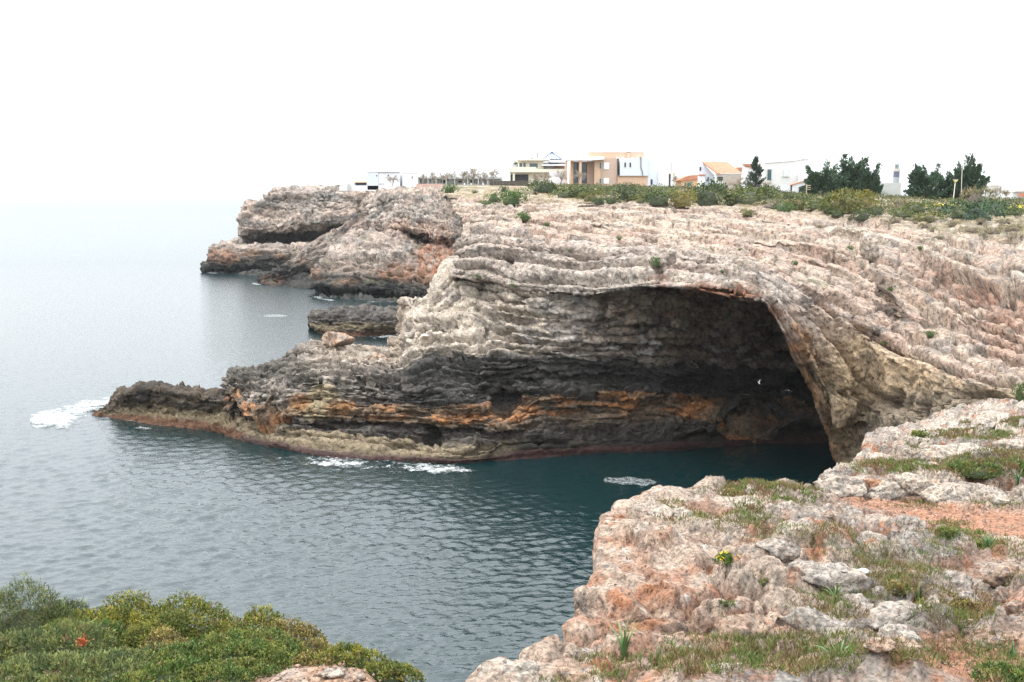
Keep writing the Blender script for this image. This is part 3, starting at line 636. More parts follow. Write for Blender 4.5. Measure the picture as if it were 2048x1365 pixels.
side = 1-sst(4.0, 5.3, U)
d = d*(1-0.55*side)
P2 = P + shC['n']*(d*fadeC)[..., None]
zw = P2[..., 2] + 0.10*P2[..., 0] + 0.22*fbm(P2, 1.7, 3, 560)         # thin tilted beds: flat treads, short risers
stp = 0.24; k_ = np.floor(zw/stp); f_ = zw/stp-k_
terr = (k_+sst(0.30, 0.62, f_))*stp
P2[..., 2] += (terr-zw)*0.6*(1-soilm)*sst(4.2, 5.2, U)*np.clip(0.6+1.2*fbm(P2, 2.5, 2, 566), 0, 1)
shC['P'] = P2
P = shC['P']; pxC, pyC = proj(P); shC['px'], shC['py'] = pxC, pyC
n1 = fbm(P, 1.6, 4, 530); n2 = fbm(P, 0.5, 4, 535); n3 = fbm(P, 0.16, 3, 540)
c = np.broadcast_to(np.array((0.46, 0.355, 0.275)), P.shape).copy()
c = mixc(c, (0.29, 0.26, 0.23), np.clip(0.5+1.4*n1+0.7*(shC['cid']-0.5), 0, 1)*sst(1300, 1700, pxC+200*n1+0.35*(pyC-1000)))
c = mixc(c, (0.44, 0.235, 0.15), 0.8*np.clip(ell(pxC, pyC, 1270, 1220, 190, 150, 0, 0.6)+0.6*ell(pxC, pyC, 1500, 1250, 150, 120, 0, .6), 0, 1)*sst(-0.2, 0.15, n2+0.3*n1))
c = mixc(c, (0.58, 0.50, 0.42), 0.7*sst(-0.1, 0.3, -n1)*(1-sst(1000, 1100, pyC)))
c = mixc(c, (0.36, 0.15, 0.07), 0.85*sst(0.12, 0.32, n2-0.3*n1))
c = mixc(c, (0.30, 0.13, 0.07), 0.6*sst(0.2, 0.8, shC['crk'].reshape(P.shape[:2]))*sst(-0.2, 0.1, n1))
c = mixc(c, (0.36, 0.34, 0.32), 0.7*sst(0.12, 0.35, n3)*sst(-0.1, 0.2, n1))
c = mixc(c, (0.11, 0.10, 0.09), 0.7*sst(0.16, 0.34, fbm(P, 0.35, 4, 550)))
c = mixc(c, (0.62, 0.57, 0.52), 0.55*sst(0.2, 0.4, fbm(P, 0.3, 3, 555)))
c = mixc(c, SOIL, 0.95*np.clip(soilm*1.3, 0, 1))
c = mixc(c, (0.36, 0.15, 0.065), 0.8*(1-sst(4.1, 4.9, U))*sst(-0.25, 0.1, n2)*(1-sst(14, 22, P[..., 1])))
c = mixc(c, (0.42, 0.19, 0.085), 0.7*np.exp(-((Vc-13.0)/0.35)**2)*sst(-0.1, 0.15, n2))
o_near = make_sheet('rock_platform', shC, np.clip(c, 0.01, 1), M_near, 'rough near limestone platform with grass and red soil')
# ---------------------------------------------------------------- ground under the near shrubs and behind the camera
gy = np.concatenate([np.linspace(-12, 6, 30), np.linspace(6.2, 16.5, 110)]); gt = np.linspace(0, 1, 150)
Yg = np.repeat(gy[:, None], len(gt), 1)
rx = np.interp(gy, [-12, 4, 7.5, 8.3, 8.8, 9.3, 10.2, 11.5, 13, 16.5], [16, 10, 6.2, -0.35, -0.75, -0.85, -1.35, -2.2, -3.4, -6.0])
lx = np.interp(gy, [-12, 6, 16.5], [-16, -12, -14])
Xg = lx[:, None]+(rx-lx)[:, None]*gt[None, :]
GZ_Y, GZ_Z = [-12, 0, 3, 7.5, 9.2, 10, 13, 16.5], [18.6, 18.4, 17.6, 16.2, 15.72, 15.45, 14.3, 12.4]
Zg = np.interp(Yg, GZ_Y, GZ_Z)
P = np.stack([Xg, Yg, Zg], -1)
P[..., 2] += 0.10*np.exp(-((P[..., 0]+1.65)/0.5)**2-((P[..., 1]-9.15)/0.35)**2)
P[..., 2] += 0.10*fbm(P, 0.9, 4, 601) + 0.03*fbm(P, 0.2, 3, 605, ridged=True)
ed = np.clip((rx[:, None]-Xg)/0.5, 0, 1); P[..., 2] -= 0.9*(1-ed)**2*sst(7.5, 8.5, Yg)
skirt = P[:, -1:, :].copy(); skirt[..., 0] -= 0.2; skirt[..., 2] -= 5; sk2 = skirt.copy(); sk2[..., 2] = -1.0; sk2[..., 0] -= .6
P = np.concatenate([P, skirt, sk2], 1)
bk = P[-1:, :, :].copy(); bk[..., 1] += 0.4; bk[..., 2] = -1; P = np.concatenate([P, bk], 0)
n2 = fbm(P, 0.5, 4, 610); n3 = fbm(P, 0.12, 3, 615)
c = np.broadcast_to(np.array((0.47, 0.29, 0.19)), P.shape).copy()
c = mixc(c, (0.50, 0.40, 0.33), sst(-0.05, 0.25, n2)); c = mixc(c, (0.58, 0.45, 0.36), 0.6*sst(0.1, 0.3, n3))
shQ = dict(P=P, nv=P.shape[0], nu=P.shape[1]); shQ['px'], shQ['py'] = proj(P)
o_q = make_sheet('ground', shQ, c, M_near, 'reddish stony ground under the near shrubs')
# ---------------------------------------------------------------- sea
m, t, p = new_mat('sea_water'); n, l = t.nodes.new, t.links.new
p.inputs['Base Color'].default_value = (0.002, 0.014, 0.0155, 1); p.inputs['Roughness'].default_value = 0.06
p.inputs['IOR'].default_value = 1.34; p.inputs['Specular IOR Level'].default_value = 1.0
tc = n('ShaderNodeTexCoord'); mp = n('ShaderNodeMapping'); mp.inputs['Scale'].default_value = (0.8, 1.5, 1); mp.inputs['Rotation'].default_value = (0, 0, R(12))
l(tc.outputs['Object'], mp.inputs['Vector'])
nz1 = n('ShaderNodeTexNoise'); nz1.inputs['Scale'].default_value = 2.4; nz1.inputs['Detail'].default_value = 4; nz1.inputs['Roughness'].default_value = 0.55
l(mp.outputs[0], nz1.inputs['Vector'])
bp = n('ShaderNodeBump'); bp.inputs['Strength'].default_value = 1.0; bp.inputs['Distance'].default_value = 0.06
l(nz1.outputs['Fac'], bp.inputs['Height']); l(bp.outputs[0], p.inputs['Normal'])
M_sea = m
ra = n('ShaderNodeAttribute'); ra.attribute_name = 'ripple'; l(ra.outputs['Fac'], p.inputs['Roughness'])
# fan-shaped sheet: finer near the shore; waves are a function of world position only
rows = np.concatenate([[5, 20, 34, 40], 44000.0/np.linspace(44000/42, 44000/330, 420)*1.0, np.geomspace(340, 12000, 50)])
rows = np.unique(rows)
ang = np.linspace(-0.60, 0.48, 470)
Yw = np.repeat(rows[:, None], len(ang), 1); Xw = Yw*ang[None, :]
def waves(X, Y):
    h = np.zeros_like(X); r_ = np.random.default_rng(3)
    for k in range(46):
        lam = 0.26*(6.5**(k/45.0))                          # 0.26 m .. 1.7 m
        th = R(90+r_.normal(12, 32)); kx, ky = math.cos(th)*2*math.pi/lam, math.sin(th)*2*math.pi/lam
        amp = 0.0100*lam**0.66
        ph = kx*X+ky*Y+r_.uniform(0, 6.28)
        dist_f = np.clip(2-4*Y*Y*4e-5/lam, 0, 1)
        h += amp*(np.sin(ph)+0.25*np.cos(2*ph))*dist_f
    return h
gust = np.clip(0.85+1.1*fbm(np.stack([Xw, Yw, Xw*0], -1), (26, 16, 1), 3, 91), 0.35, 1.5)
Zw = waves(Xw, Yw)*gust
P = np.stack([Xw, Yw, Zw], -1)
me = np_mesh('sea', P, grid_faces(*P.shape[:2]))
at_ = me.attributes.new('ripple', 'FLOAT', 'POINT')                     # ripples too small for the mesh become gloss roughness
at_.data.foreach_set('value', np.interp(Yw, [40, 120, 300, 1200], [0.05, 0.11, 0.24, 0.30]).astype(np.float32).ravel())
o_sea = link('sea', me, M_sea); tag(o_sea, kind='structure', label='calm rippled sea, dark teal in the bay and pale in the distance')
# ---------------------------------------------------------------- air
hv = bpy.data.materials.new('haze_air'); hv.use_nodes = True; t = hv.node_tree; t.nodes.clear()
ho = t.nodes.new('ShaderNodeOutputMaterial'); pv = t.nodes.new('ShaderNodeVolumePrincipled')
pv.inputs['Color'].default_value = (0.93, 0.97, 1.0, 1); pv.inputs['Density'].default_value = 0.00006; pv.inputs['Anisotropy'].default_value = 0.0
t.links.new(pv.outputs[0], ho.inputs['Volume'])
hx0, hx1, hy0, hy1, hz0, hz1 = -7600, 6200, -30, 12100, -4, 58
hvv = np.array([(x, y, z) for x in (hx0, hx1) for y in (hy0, hy1) for z in (hz0, hz1)], float)
hff = np.array([(0, 1, 3, 2), (4, 6, 7, 5), (0, 4, 5, 1), (2, 3, 7, 6), (0, 2, 6, 4), (1, 5, 7, 3)])
if HAZE:
    o_haze = link('haze', np_mesh('haze', hvv, hff, smooth=False), hv); tag(o_haze, kind='stuff', label='thin pale sea haze')

LKC = ground_lookup(shC); LKC = (LKC[0], LKC[1], LKC[2], -LKC[3])
LK = dict(A=ground_lookup(shA), B=ground_lookup(shB), C=LKC, L=ground_lookup(shL), Q=ground_lookup(shQ))
def on(sheet, px, py, rad=6):
    """point of a built rock sheet that lies under a survey position"""
    P, qx, qy, n = LK[sheet]
    d = (qx-px)**2+(qy-py)**2
    m = np.where(d < rad*rad)[0]
    if len(m) == 0: m = np.argsort(d)[:4]
    k = m[np.argmin(P[m, 1]*0.15+np.sqrt(d[m])*0.2)]
    return P[k].copy(), n[k].copy()
# ================================================================== PLANTS, STONES, SURF
def leaf_mat(name, tint=(1, 1, 1), rough=0.65, trans=0.0):
    m, t, p = new_mat(name); n, l = t.nodes.new, t.links.new
    a = n('ShaderNodeAttribute'); a.attribute_name = 'col'
    mx = n('ShaderNodeMix'); mx.data_type = 'RGBA'; mx.blend_type = 'MULTIPLY'; mx.inputs['Factor'].default_value = 1.0
    mx.inputs['B'].default_value = (*tint, 1); l(a.outputs['Color'], mx.inputs['A']); l(mx.outputs['Result'], p.inputs['Base Color'])
    p.inputs['Roughness'].default_value = rough; p.inputs['Specular IOR Level'].default_value = 0.2
    return m
M_leaf = leaf_mat('leaves')
def flat_mat(name, col, rough=0.8, noise=0.12, scale=3.0, spec=0.2):
    m, t, p = new_mat(name); n, l = t.nodes.new, t.links.new
    tc = n('ShaderNodeTexCoord'); nz = n('ShaderNodeTexNoise'); nz.inputs['Scale'].default_value = scale; nz.inputs['Detail'].default_value = 5
    l(tc.outputs['Object'], nz.inputs['Vector'])
    mr = n('ShaderNodeMapRange'); mr.inputs[1].default_value = .3; mr.inputs[2].default_value = .7; mr.inputs[3].default_value = 1-noise; mr.inputs[4].default_value = 1+noise
    l(nz.outputs['Fac'], mr.inputs[0])
    vm = n('ShaderNodeVectorMath'); vm.operation = 'SCALE'; vm.inputs[0].default_value = col; l(mr.outputs[0], vm.inputs['Scale']); l(vm.outputs[0], p.inputs['Base Color'])
    p.inputs['Roughness'].default_value = rough; p.inputs['Specular IOR Level'].default_value = spec
    return m
def unit(v): return v/np.maximum(np.linalg.norm(v, axis=-1, keepdims=True), 1e-9)
def leaf_quads(P, D, ln, wd, C, g):
    """diamond leaves: base P, direction D"""
    n = len(P); side = unit(np.cross(D, unit(g.normal(size=(n, 3)))))
    ln = np.broadcast_to(ln, n)[:, None]; wd = np.broadcast_to(wd, n)[:, None]
    V = np.stack([P, P+D*ln*0.55+side*wd*0.5, P+D*ln, P+D*ln*0.55-side*wd*0.5], 1)
    return V.reshape(-1, 3), np.arange(4*n).reshape(n, 4), np.repeat(C, 4, 0)
def join(parts):
    V, Fc, C = [], [], []; o = 0
    for v, f, c in parts:
        V.append(v); Fc.append(f+o); C.append(c); o += len(v)
    return np.concatenate(V), np.concatenate(Fc), np.concatenate(C)
def dome_points(n, g, rx, ry, rz, lobes, shell=(0.72, 1.02), seed=0):
    """points on an uneven many-lobed dome, base at z=0; returns points and outward normals"""
    cs = g.uniform(-1, 1, (lobes, 3))*np.array([0.62*rx, 0.62*ry, 0]); cs[:, 2] = g.uniform(0.0, 0.42, lobes)*rz
    k = g.integers(0, lobes, n)
    sz = g.uniform(0.42, 0.66, lobes)
    d = unit(g.normal(size=(n, 3))); d[:, 2] = np.abs(d[:, 2])*0.95-0.08; d = unit(d)
    lump = 1+0.28*fbm(d*1.5+k[:, None]*7.7, 0.6, 2, seed)
    r = g.uniform(shell[0], shell[1], n)*lump
    P = cs[k] + d*(r*sz[k])[:, None]*np.array([rx, ry, rz*1.05])
    inside = np.zeros(n, bool)
    for j in range(lobes):
        q = (P-cs[j])/(np.array([rx, ry, rz*1.05])*sz[j])
        inside |= (np.linalg.norm(q, axis=1) < 0.62) & (k != j)
    keep = ~inside & (P[:, 2] > -0.1*rz)
    return P[keep], unit(d[keep]*np.array([1/rx, 1/ry, 1/rz]))
def far_shrub_mesh(seed, n=1500, leaf=0.05):
    """unit dome shrub (radius 1, height 1) of leaf clumps"""
    g = np.random.default_rng(seed)
    P, N_ = dome_points(n, g, 1, 1, 1, 9, seed=seed)
    D = unit(N_*0.6+g.normal(size=P.shape)*0.55+np.array([0, 0, .35]))
    cl = fbm(P, 0.35, 2, seed+3)
    c = np.array((0.075, 0.10, 0.03))*(0.75+0.55*g.random(len(P)))[:, None]
    c = mixc(c, (0.125, 0.13, 0.035), 0.7*sst(0.0, 0.25, cl)); c = mixc(c, (0.04, 0.055, 0.02), 0.6*sst(0.0, 0.3, -cl))
    l = leaf*g.uniform(1.6, 3.2, len(P))
    A_ = leaf_quads(P, D, l, l*0.55, c, g)
    # closed dark core dome
    th = np.linspace(0, 2*math.pi, 15)[:-1]; ph = np.linspace(0.02, 0.5*math.pi, 6)
    T_, Ph = np.meshgrid(th, ph); core = np.stack([np.cos(T_)*np.sin(Ph), np.sin(T_)*np.sin(Ph), np.cos(Ph)], -1)*0.62
    core *= (1+0.25*fbm(core, 0.6, 2, seed+9))[..., None]
    i = np.arange(14*6).reshape(6, 14); f = np.stack([i[:-1], np.roll(i, -1, 1)[:-1], np.roll(i, -1, 1)[1:], i[1:]], -1).reshape(-1, 4)
    return np_mesh('shrub', *join([A_, (core.reshape(-1, 3), f, np.tile((0.045, 0.05, 0.022), (84, 1)))])[:2], col=join([A_, (core.reshape(-1, 3), f, np.tile((0.045, 0.05, 0.022), (84, 1)))])[2], smooth=False)
TINT = dict(dark=leaf_mat('leaves_dark_green', (0.62, 0.72, 0.75)), mid=leaf_mat('leaves_mid_green', (0.95, 0.98, 0.9)),
            olive=leaf_mat('leaves_olive', (1.35, 1.12, 0.9)), yellow=leaf_mat('leaves_yellow_green', (1.9, 1.35, 0.95)),
            grey=leaf_mat('leaves_grey_brown', (2.1, 1.45, 2.6)), blue=leaf_mat('leaves_blue_green', (0.62, 0.85, 1.25)), green=leaf_mat('leaves_fresh_green', (0.75, 1.05, 0.8)))
SH = [far_shrub_mesh(700+k) for k in range(7)]
for m_ in SH: m_.materials.append(M_leaf)
cnt = [0]
def far_shrub(px, py, wpx, hpx, tint, label, group='shrubs of the scrub belt', sheet='A', cat='shrub', name='shrub'):
    p, n = on(sheet, px, py, 9)
    k = p[1]/F; hpx = hpx*1.25; me = SH[cnt[0] % 7]; cnt[0] += 1
    o = bpy.data.objects.new(name, me); COL.objects.link(o)
    o.location = p-np.array([0, 0, 0.08*hpx*k]); o.rotation_euler = (0, 0, cnt[0]*2.4)
    s = wpx*k*0.5*1.08
    o.scale = (s, s, hpx*k*0.95)
    o.material_slots[0].link = 'OBJECT'; o.material_slots[0].material = TINT[tint]
    tag(o, label, cat, group)
    return o
belt = [
 (1086, 382, 58, 22, 'dark', 'dark green shrub at the foot of the stone gate post'),
 (1143, 386, 76, 20, 'mid', 'wide mid green shrub below the brick portico'),
 (1166, 392, 46, 16, 'dark', 'dark shrub below the tall portico window'),
 (1207, 380, 52, 14, 'mid', 'low mid green shrub under the brick wall of the villa'),
 (1184, 399, 46, 20, 'olive', 'olive mound shrub at the edge of the rock below the brick villa'),
 (1196, 401, 34, 13, 'dark', 'small dark shrub tucked against the olive mound below the villa'),
 (1220, 398, 30, 13, 'dark', 'small dark shrub right of the olive mound below the villa'),
 (1257, 395, 62, 24, 'dark', 'broad dark green shrub below the drain pipe of the white block'),
 (1256, 374, 50, 15, 'dark', 'dark shrub against the brick plinth under the white block'),
 (1292, 376, 24, 9, 'mid', 'tiny green shrub in front of the small dark door'),
 (1326, 380, 60, 12, 'mid', 'low green shrub in front of the white end wall'),
 (1287, 402, 44, 14, 'olive', 'olive shrub on bare rock below the white block'),
 (1320, 406, 58, 22, 'dark', 'dark green shrub at the rock edge below the white end wall'),
 (1310, 390, 72, 16, 'mid', 'mid green shrub spreading behind the dark rock-edge shrub'),
 (1364, 407, 52, 30, 'yellow', 'yellow green rounded shrub below the ochre roofs'),
 (1346, 392, 42, 14, 'olive', 'olive shrub below the small portico'),
 (1410, 402, 80, 40, 'dark', 'tall dark green shrub below the gabled house'),
 (1434, 380, 34, 20, 'dark', 'umbrella shaped dark shrub by the gabled house door'),
 (1466, 404, 62, 20, 'mid', 'mid green shrub below the grey garden wall'),
 (1506, 402, 84, 34, 'mid', 'big mid green shrub in front of the tall conifer'),
 (1535, 390, 52, 26, 'dark', 'dark shrub right of the tall conifer'),
 (1573, 396, 32, 16, 'dark', 'small dark shrub below the square window of the white house'),
 (1602, 394, 46, 14, 'mid', 'low green shrub below the garage opening'),
 (1566, 420, 42, 18, 'green', 'fresh green shrub at the front edge of the scrub below the white house'),
 (1592, 416, 46, 20, 'olive', 'olive shrub beside the fresh green one at the scrub edge'),
 (1552, 408, 80, 14, 'grey', 'dry grey brown shrub behind the fresh green one'),
 (1632, 414, 64, 16, 'mid', 'mid green shrub at the foot of the wooden post'),
 (1494, 426, 30, 12, 'olive', 'lone olive shrub on the rocks left of the scrub edge'),
 (1690, 420, 84, 44, 'olive', 'large olive brown shrub below the big cypress'),
 (1660, 424, 40, 16, 'mid', 'green shrub at the left foot of the large olive brown one'),
 (1673, 430, 30, 11, 'dark', 'small dark shrub on pale rock below the big cypress'),
 (1724, 438, 44, 18, 'dark', 'dark green shrub alone on pale rock in front of the scrub'),
 (1726, 412, 60, 34, 'yellow', 'yellow brown shrub right below the second cypress'),
 (1754, 422, 44, 14, 'dark', 'dark shrub between the yellow brown and the grey one'),
 (1802, 410, 54, 20, 'grey', 'round dry grey shrub below the lighthouse'),
 (1832, 416, 54, 22, 'mid', 'green shrub right of the dry grey one below the lighthouse'),
 (1808, 432, 54, 16, 'mid', 'green shrub on the front edge of the scrub below the lighthouse'),
 (1852, 440, 74, 16, 'olive', 'long low shrub at the edge of the dry grass'),
 (1890, 422, 62, 18, 'dark', 'dark shrub at the foot of the lamp post'),
 (1950, 430, 92, 34, 'blue', 'large blue green shrub right of the lamp post'),
 (1995, 424, 70, 28, 'blue', 'blue green shrub at the right end of the large one'),
 (2022, 426, 56, 14, 'mid', 'low green shrub by the brown soil patch at the right edge'),
 (1908, 430, 24, 10, 'dark', 'small dark shrub in front of the lamp post shrub'),
 (895, 377, 28, 16, 'green', 'fresh green bush in front of the low white veranda house'),
 (949, 380, 12, 6, 'green', 'tiny green bush by the veranda terrace wall'),
 (1006, 382, 18, 11, 'dark', 'small dark bush below the dark garden fence'),
 (990, 396, 36, 14, 'green', 'left bush of the green pair on the cliff top below the fence'),
 (1022, 402, 54, 26, 'green', 'larger right bush of the green pair on the cliff top below the fence'),
 (970, 405, 30, 7, 'green', 'flat green bush trailing left of the pair on the cliff top'),
 (1050, 440, 32, 17, 'green', 'green bush perched on the brink at the left of the headland'),
 (1092, 447, 14, 8, 'green', 'little green bush right of the one perched on the brink'),
]
for r_ in belt: far_shrub(*r_)
dry = [(1772, 452, 20, 10, 'below the dark shrub that stands alone on pale rock'), (1792, 444, 26, 12, 'right of and above the one below the lone dark shrub'), (1700, 440, 16, 7, 'left of the lone dark shrub on pale rock'),
       (1848, 452, 22, 10, 'under the long low shrub at the edge of the dry grass'), (1906, 452, 26, 9, 'in the dry grass below the lamp post'), (1945, 462, 30, 10, 'in the dry grass below the left half of the blue green shrub'),
       (1988, 468, 34, 11, 'in the dry grass below the right half of the blue green shrub'), (2024, 462, 40, 12, 'by the right edge, the widest of the dry tufts'), (1866, 462, 18, 8, 'just right of and below the one under the long low shrub'),
       (1730, 470, 14, 7, 'above the tall pointed boulder'), (1830, 446, 14, 7, 'at the left end of the long low shrub'), (2010, 448, 30, 9, 'above the widest one by the right edge'), (1640, 448, 12, 6, 'leftmost and smallest of the dry tufts'),
       (1880, 478, 14, 7, 'lowest of the dry tufts, on rock below the grass'), (1960, 446, 22, 8, 'right under the blue green shrub')]
for x_, y_, w_, h_, s_ in dry: far_shrub(x_, y_, w_, h_, 'grey', 'dry brown tuft '+s_, 'dry tufts on the upper right rocks', name='dry_tuft', cat='tuft')
ledge = [(1312, 533, 24, 16, 'in a hollow of the hood above the middle of the cave'), (1140, 504, 14, 6, 'on the grey hood left of the cave middle'), (1030, 573, 26, 6, 'on the narrow ledge under the left part of the hood'), (960, 556, 22, 6, 'at the far left end of the ledge under the hood'),
         (1445, 545, 10, 6, 'just above the cave lip near its right end'), (1700, 500, 16, 8, 'left of the tall pointed boulder'), (1590, 528, 14, 7, 'on the stepped beds up right of the cave arch'), (1860, 670, 22, 10, 'on the slope above the tan rock face'), (1770, 690, 14, 8, 'at the top of the tan rock face'),
         (1240, 480, 12, 6, 'on the stepped beds straight above the cave'), (1840, 498, 12, 6, 'on the rocks right of the tall pointed boulder'), (1480, 500, 10, 5, 'on the bed above the right part of the cave arch'), (1780, 578, 12, 6, 'on the slope below the tall pointed boulder')]
for x_, y_, w_, h_, s_ in ledge: far_shrub(x_, y_, w_, h_, 'green', 'small green tuft '+s_, 'green tufts on the headland ledges', name='ledge_tuft', cat='tuft')
far_shrub(2046, 800, 36, 34, 'green', 'green bush cut by the right edge above the near platform', 'bushes by the near platform')
# low ground cover between the shrubs
g = np.random.default_rng(61); parts = []
Pa, ax_, ay_, an_ = LK['A']; nA = fbm(Pa, (7, 7, 7), 3, 620)
front = np.interp(ax_, [1040, 1100, 1200, 1300, 1400, 1500, 1600, 1700, 1800, 1900, 2050], [380, 388, 400, 408, 408, 410, 420, 426, 432, 438, 432])
ok = np.where((ay_ < front+4*nA) & (ax_ > 1060) & (ax_ < 2090) & (ay_ > 366) & (nA > -0.22))[0]
dist = Pa[ok, 1]; arA = np.linalg.norm(np.cross(np.gradient(shA['P'], axis=0), np.gradient(shA['P'], axis=1)), axis=-1).reshape(-1)[ok]*(dist < 240)
ix = g.choice(ok, 42000, p=arA/arA.sum())
Pb = Pa[ix]+g.normal(size=(42000, 3))*np.array([0.6, 0.6, 0.02]); hb = np.clip(0.25+1.7*fbm(Pb, (2.8, 2.8, 9), 2, 630), 0.08, 1.1)
Pb[:, 2] += hb*g.random(42000)**0.6
cb_ = np.array((0.085, 0.10, 0.032))*(0.6+0.7*g.random((42000, 1))); n_ = fbm(Pb, 3.0, 2, 640); cb_ = mixc(cb_, (0.17, 0.145, 0.07), 0.9*sst(0.0, 0.2, n_)); cb_ = mixc(cb_, (0.045, 0.06, 0.022), 0.8*sst(0.0, 0.2, -n_))
l_ = g.uniform(0.16, 0.36, 42000); v, f, c_ = leaf_quads(Pb, unit(g.normal(size=(42000, 3))+np.array([0, 0, .6])), l_, l_*0.55, cb_, g)
tag(link('scrub_ground_cover', np_mesh('scrub_ground_cover', v, f, c_, smooth=False), M_leaf), 'low green and brown ground cover between the shrubs of the belt', kind='stuff')
# ---------------------------------------------------------------- trees
def tube(pts, rad, sides=5):
    pts = np.asarray(pts, float); n = len(pts); t = unit(np.gradient(pts, axis=0))
    a = unit(np.cross(t, np.array([0.31, 0.9, 0.17]))); b = np.cross(t, a)
    th = np.linspace(0, 2*math.pi, sides, endpoint=False)
    V = pts[:, None]+(a[:, None]*np.cos(th)[None, :, None]+b[:, None]*np.sin(th)[None, :, None])*np.asarray(rad).reshape(-1, 1, 1)
    i = np.arange(n*sides).reshape(n, sides)
    f = np.stack([i[:-1], np.roll(i, -1, 1)[:-1], np.roll(i, -1, 1)[1:], i[1:]], -1).reshape(-1, 4)
    return V.reshape(-1, 3), f
BARK = (0.14, 0.115, 0.09)
def cypress_mesh(seed, nbr=62, lean=0.0, per=90):
    """unit crown: height 1, half width 1; limbs sweep outwards and up, foliage in flat sprays along them"""
    g = np.random.default_rng(seed); parts = []
    for k in range(nbr):
        z0 = g.uniform(0.02, 0.72)**1.1; az = g.uniform(0, 2*math.pi); ln = (1.02-0.55*z0)*g.uniform(0.65, 1.1)
        up_ = g.uniform(0.15, 0.70)*(0.6+0.8*z0)
        d = np.array([math.cos(az), math.sin(az)])
        t = g.random(per)**0.6
        base = np.stack([d[0]*ln*t*(1-0.25*t*t), d[1]*ln*t*(1-0.25*t*t), z0+up_*t**1.5*0.8], -1)
        sp = 0.11*(1-0.85*t)+0.010
        P = base+g.normal(size=(per, 3))*np.stack([sp, sp, sp*0.42], -1)
        tang = unit(np.stack([d[0]+0*t, d[1]+0*t, 0.25+up_*1.6*t], -1))
        D = unit(tang+g.normal(size=(per, 3))*0.35)
        c = np.array((0.032, 0.066, 0.034))*(0.6+0.9*g.random(per))[:, None]
        c = mixc(c, (0.065, 0.095, 0.04), 0.6*(g.random(per) < 0.25))
        l = g.uniform(0.09, 0.18, per)*(1-0.3*t)
        parts.append(leaf_quads(P, D, l, l*0.5, c, g))
    return np_mesh('crown', *join(parts)[:2], col=join(parts)[2], smooth=False)
def conifer_mesh(seed):
    g = np.random.default_rng(seed); parts = []
    for tier in range(13):
        z0 = 0.04+0.9*(tier/12)**0.9; n = 7 if tier < 10 else 4
        for k in range(n):
            az = g.uniform(0, 6.28); ln = (1.0-z0)**0.85*g.uniform(0.55, 1.15)+0.05; per = 100
            t = g.random(per)**0.7; d = np.array([math.cos(az), math.sin(az)])
            base = np.stack([d[0]*ln*t, d[1]*ln*t, z0-0.05*t+0.10*t**2.5], -1)
            P = base+g.normal(size=(per, 3))*np.array([0.06, 0.06, 0.016])*(1.1-0.6*t)[:, None]
            D = unit(np.stack([d[0]+0*t, d[1]+0*t, 0.5*t], -1)+g.normal(size=(per, 3))*0.5)
            c = np.array((0.03, 0.05, 0.032))*(0.6+0.9*g.random(per))[:, None]; l = g.uniform(0.05, 0.11, per)
            parts.append(leaf_quads(P, D, l, l*0.3, c, g))
    n = 60; z = g.uniform(0.85, 1.05, n); P = np.stack([g.normal(size=n)*0.02, g.normal(size=n)*0.02, z], -1)
    parts.append(leaf_quads(P, unit(g.normal(size=(n, 3))*0.3+np.array([0, 0, 1])), 0.05, 0.02, np.tile((0.03, 0.05, 0.032), (n, 1)), g))
    return np_mesh('crown', *join(parts)[:2], col=join(parts)[2], smooth=False)
def bare_mesh(seed, depth=4, twig=0.011):
    """unit bare tree, height about 1: returns trunk part and crown part"""
    g = np.random.default_rng(seed); tr, cr = [], []
    def grow(p, d, ln, r, lev):
        q = p+d*ln; m = p+d*ln*0.5+g.normal(size=3)*ln*0.06
        V, f = tube([p, m, q], [r, r*0.85, r*0.65], 4); (tr if lev < 2 else cr).append((V, f, np.tile(np.array((0.26, 0.22, 0.18))*(0.8+.4*g.random()), (len(V), 1))))
        if lev >= depth: return
        for k in range(3 if lev else 4):
            nd = unit(d+g.normal(size=3)*0.62+np.array([0, 0, 0.12])); grow(q if k else m, nd, ln*g.uniform(0.6, 0.85), r*0.62, lev+1)
    grow(np.zeros(3), unit(np.array([g.normal()*0.12, g.normal()*0.12, 1])), 0.30, 0.028, 0)
    allp = np.concatenate([v for v, f, c in cr]); 
    n = 800; P = allp[g.integers(0, len(allp), n)]; D = unit(g.normal(size=(n, 3))+np.array([0, 0, .5]))
    cr.append(leaf_quads(P, D, g.uniform(0.04, 0.10, n), twig, np.array((0.27, 0.225, 0.17))*(0.7+.6*g.random(n))[:, None], g))
    return np_mesh('trunk', *join(tr)[:2], col=join(tr)[2]), np_mesh('crown', *join(cr)[:2], col=join(cr)[2], smooth=False)
def trunk_mesh(seed, r=0.05, h=0.75):
    g = np.random.default_rng(seed); z = np.linspace(-0.05, h, 7); pts = np.stack([g.normal(size=7)*0.01, g.normal(size=7)*0.01, z], -1)
    V, f = tube(pts, np.linspace(r, r*0.25, 7), 7)
    return np_mesh('trunk', V, f, col=np.tile(BARK, (len(V), 1)))
CY_ = [cypress_mesh(s_) for s_ in (801, 802, 803)]; TR_ = trunk_mesh(810); CO_ = conifer_mesh(811); BA_ = [bare_mesh(s_) for s_ in (821, 822, 823, 824)]
for m_ in CY_+[TR_, CO_]+[q for b_ in BA_ for q in b_]: m_.materials.append(M_leaf)
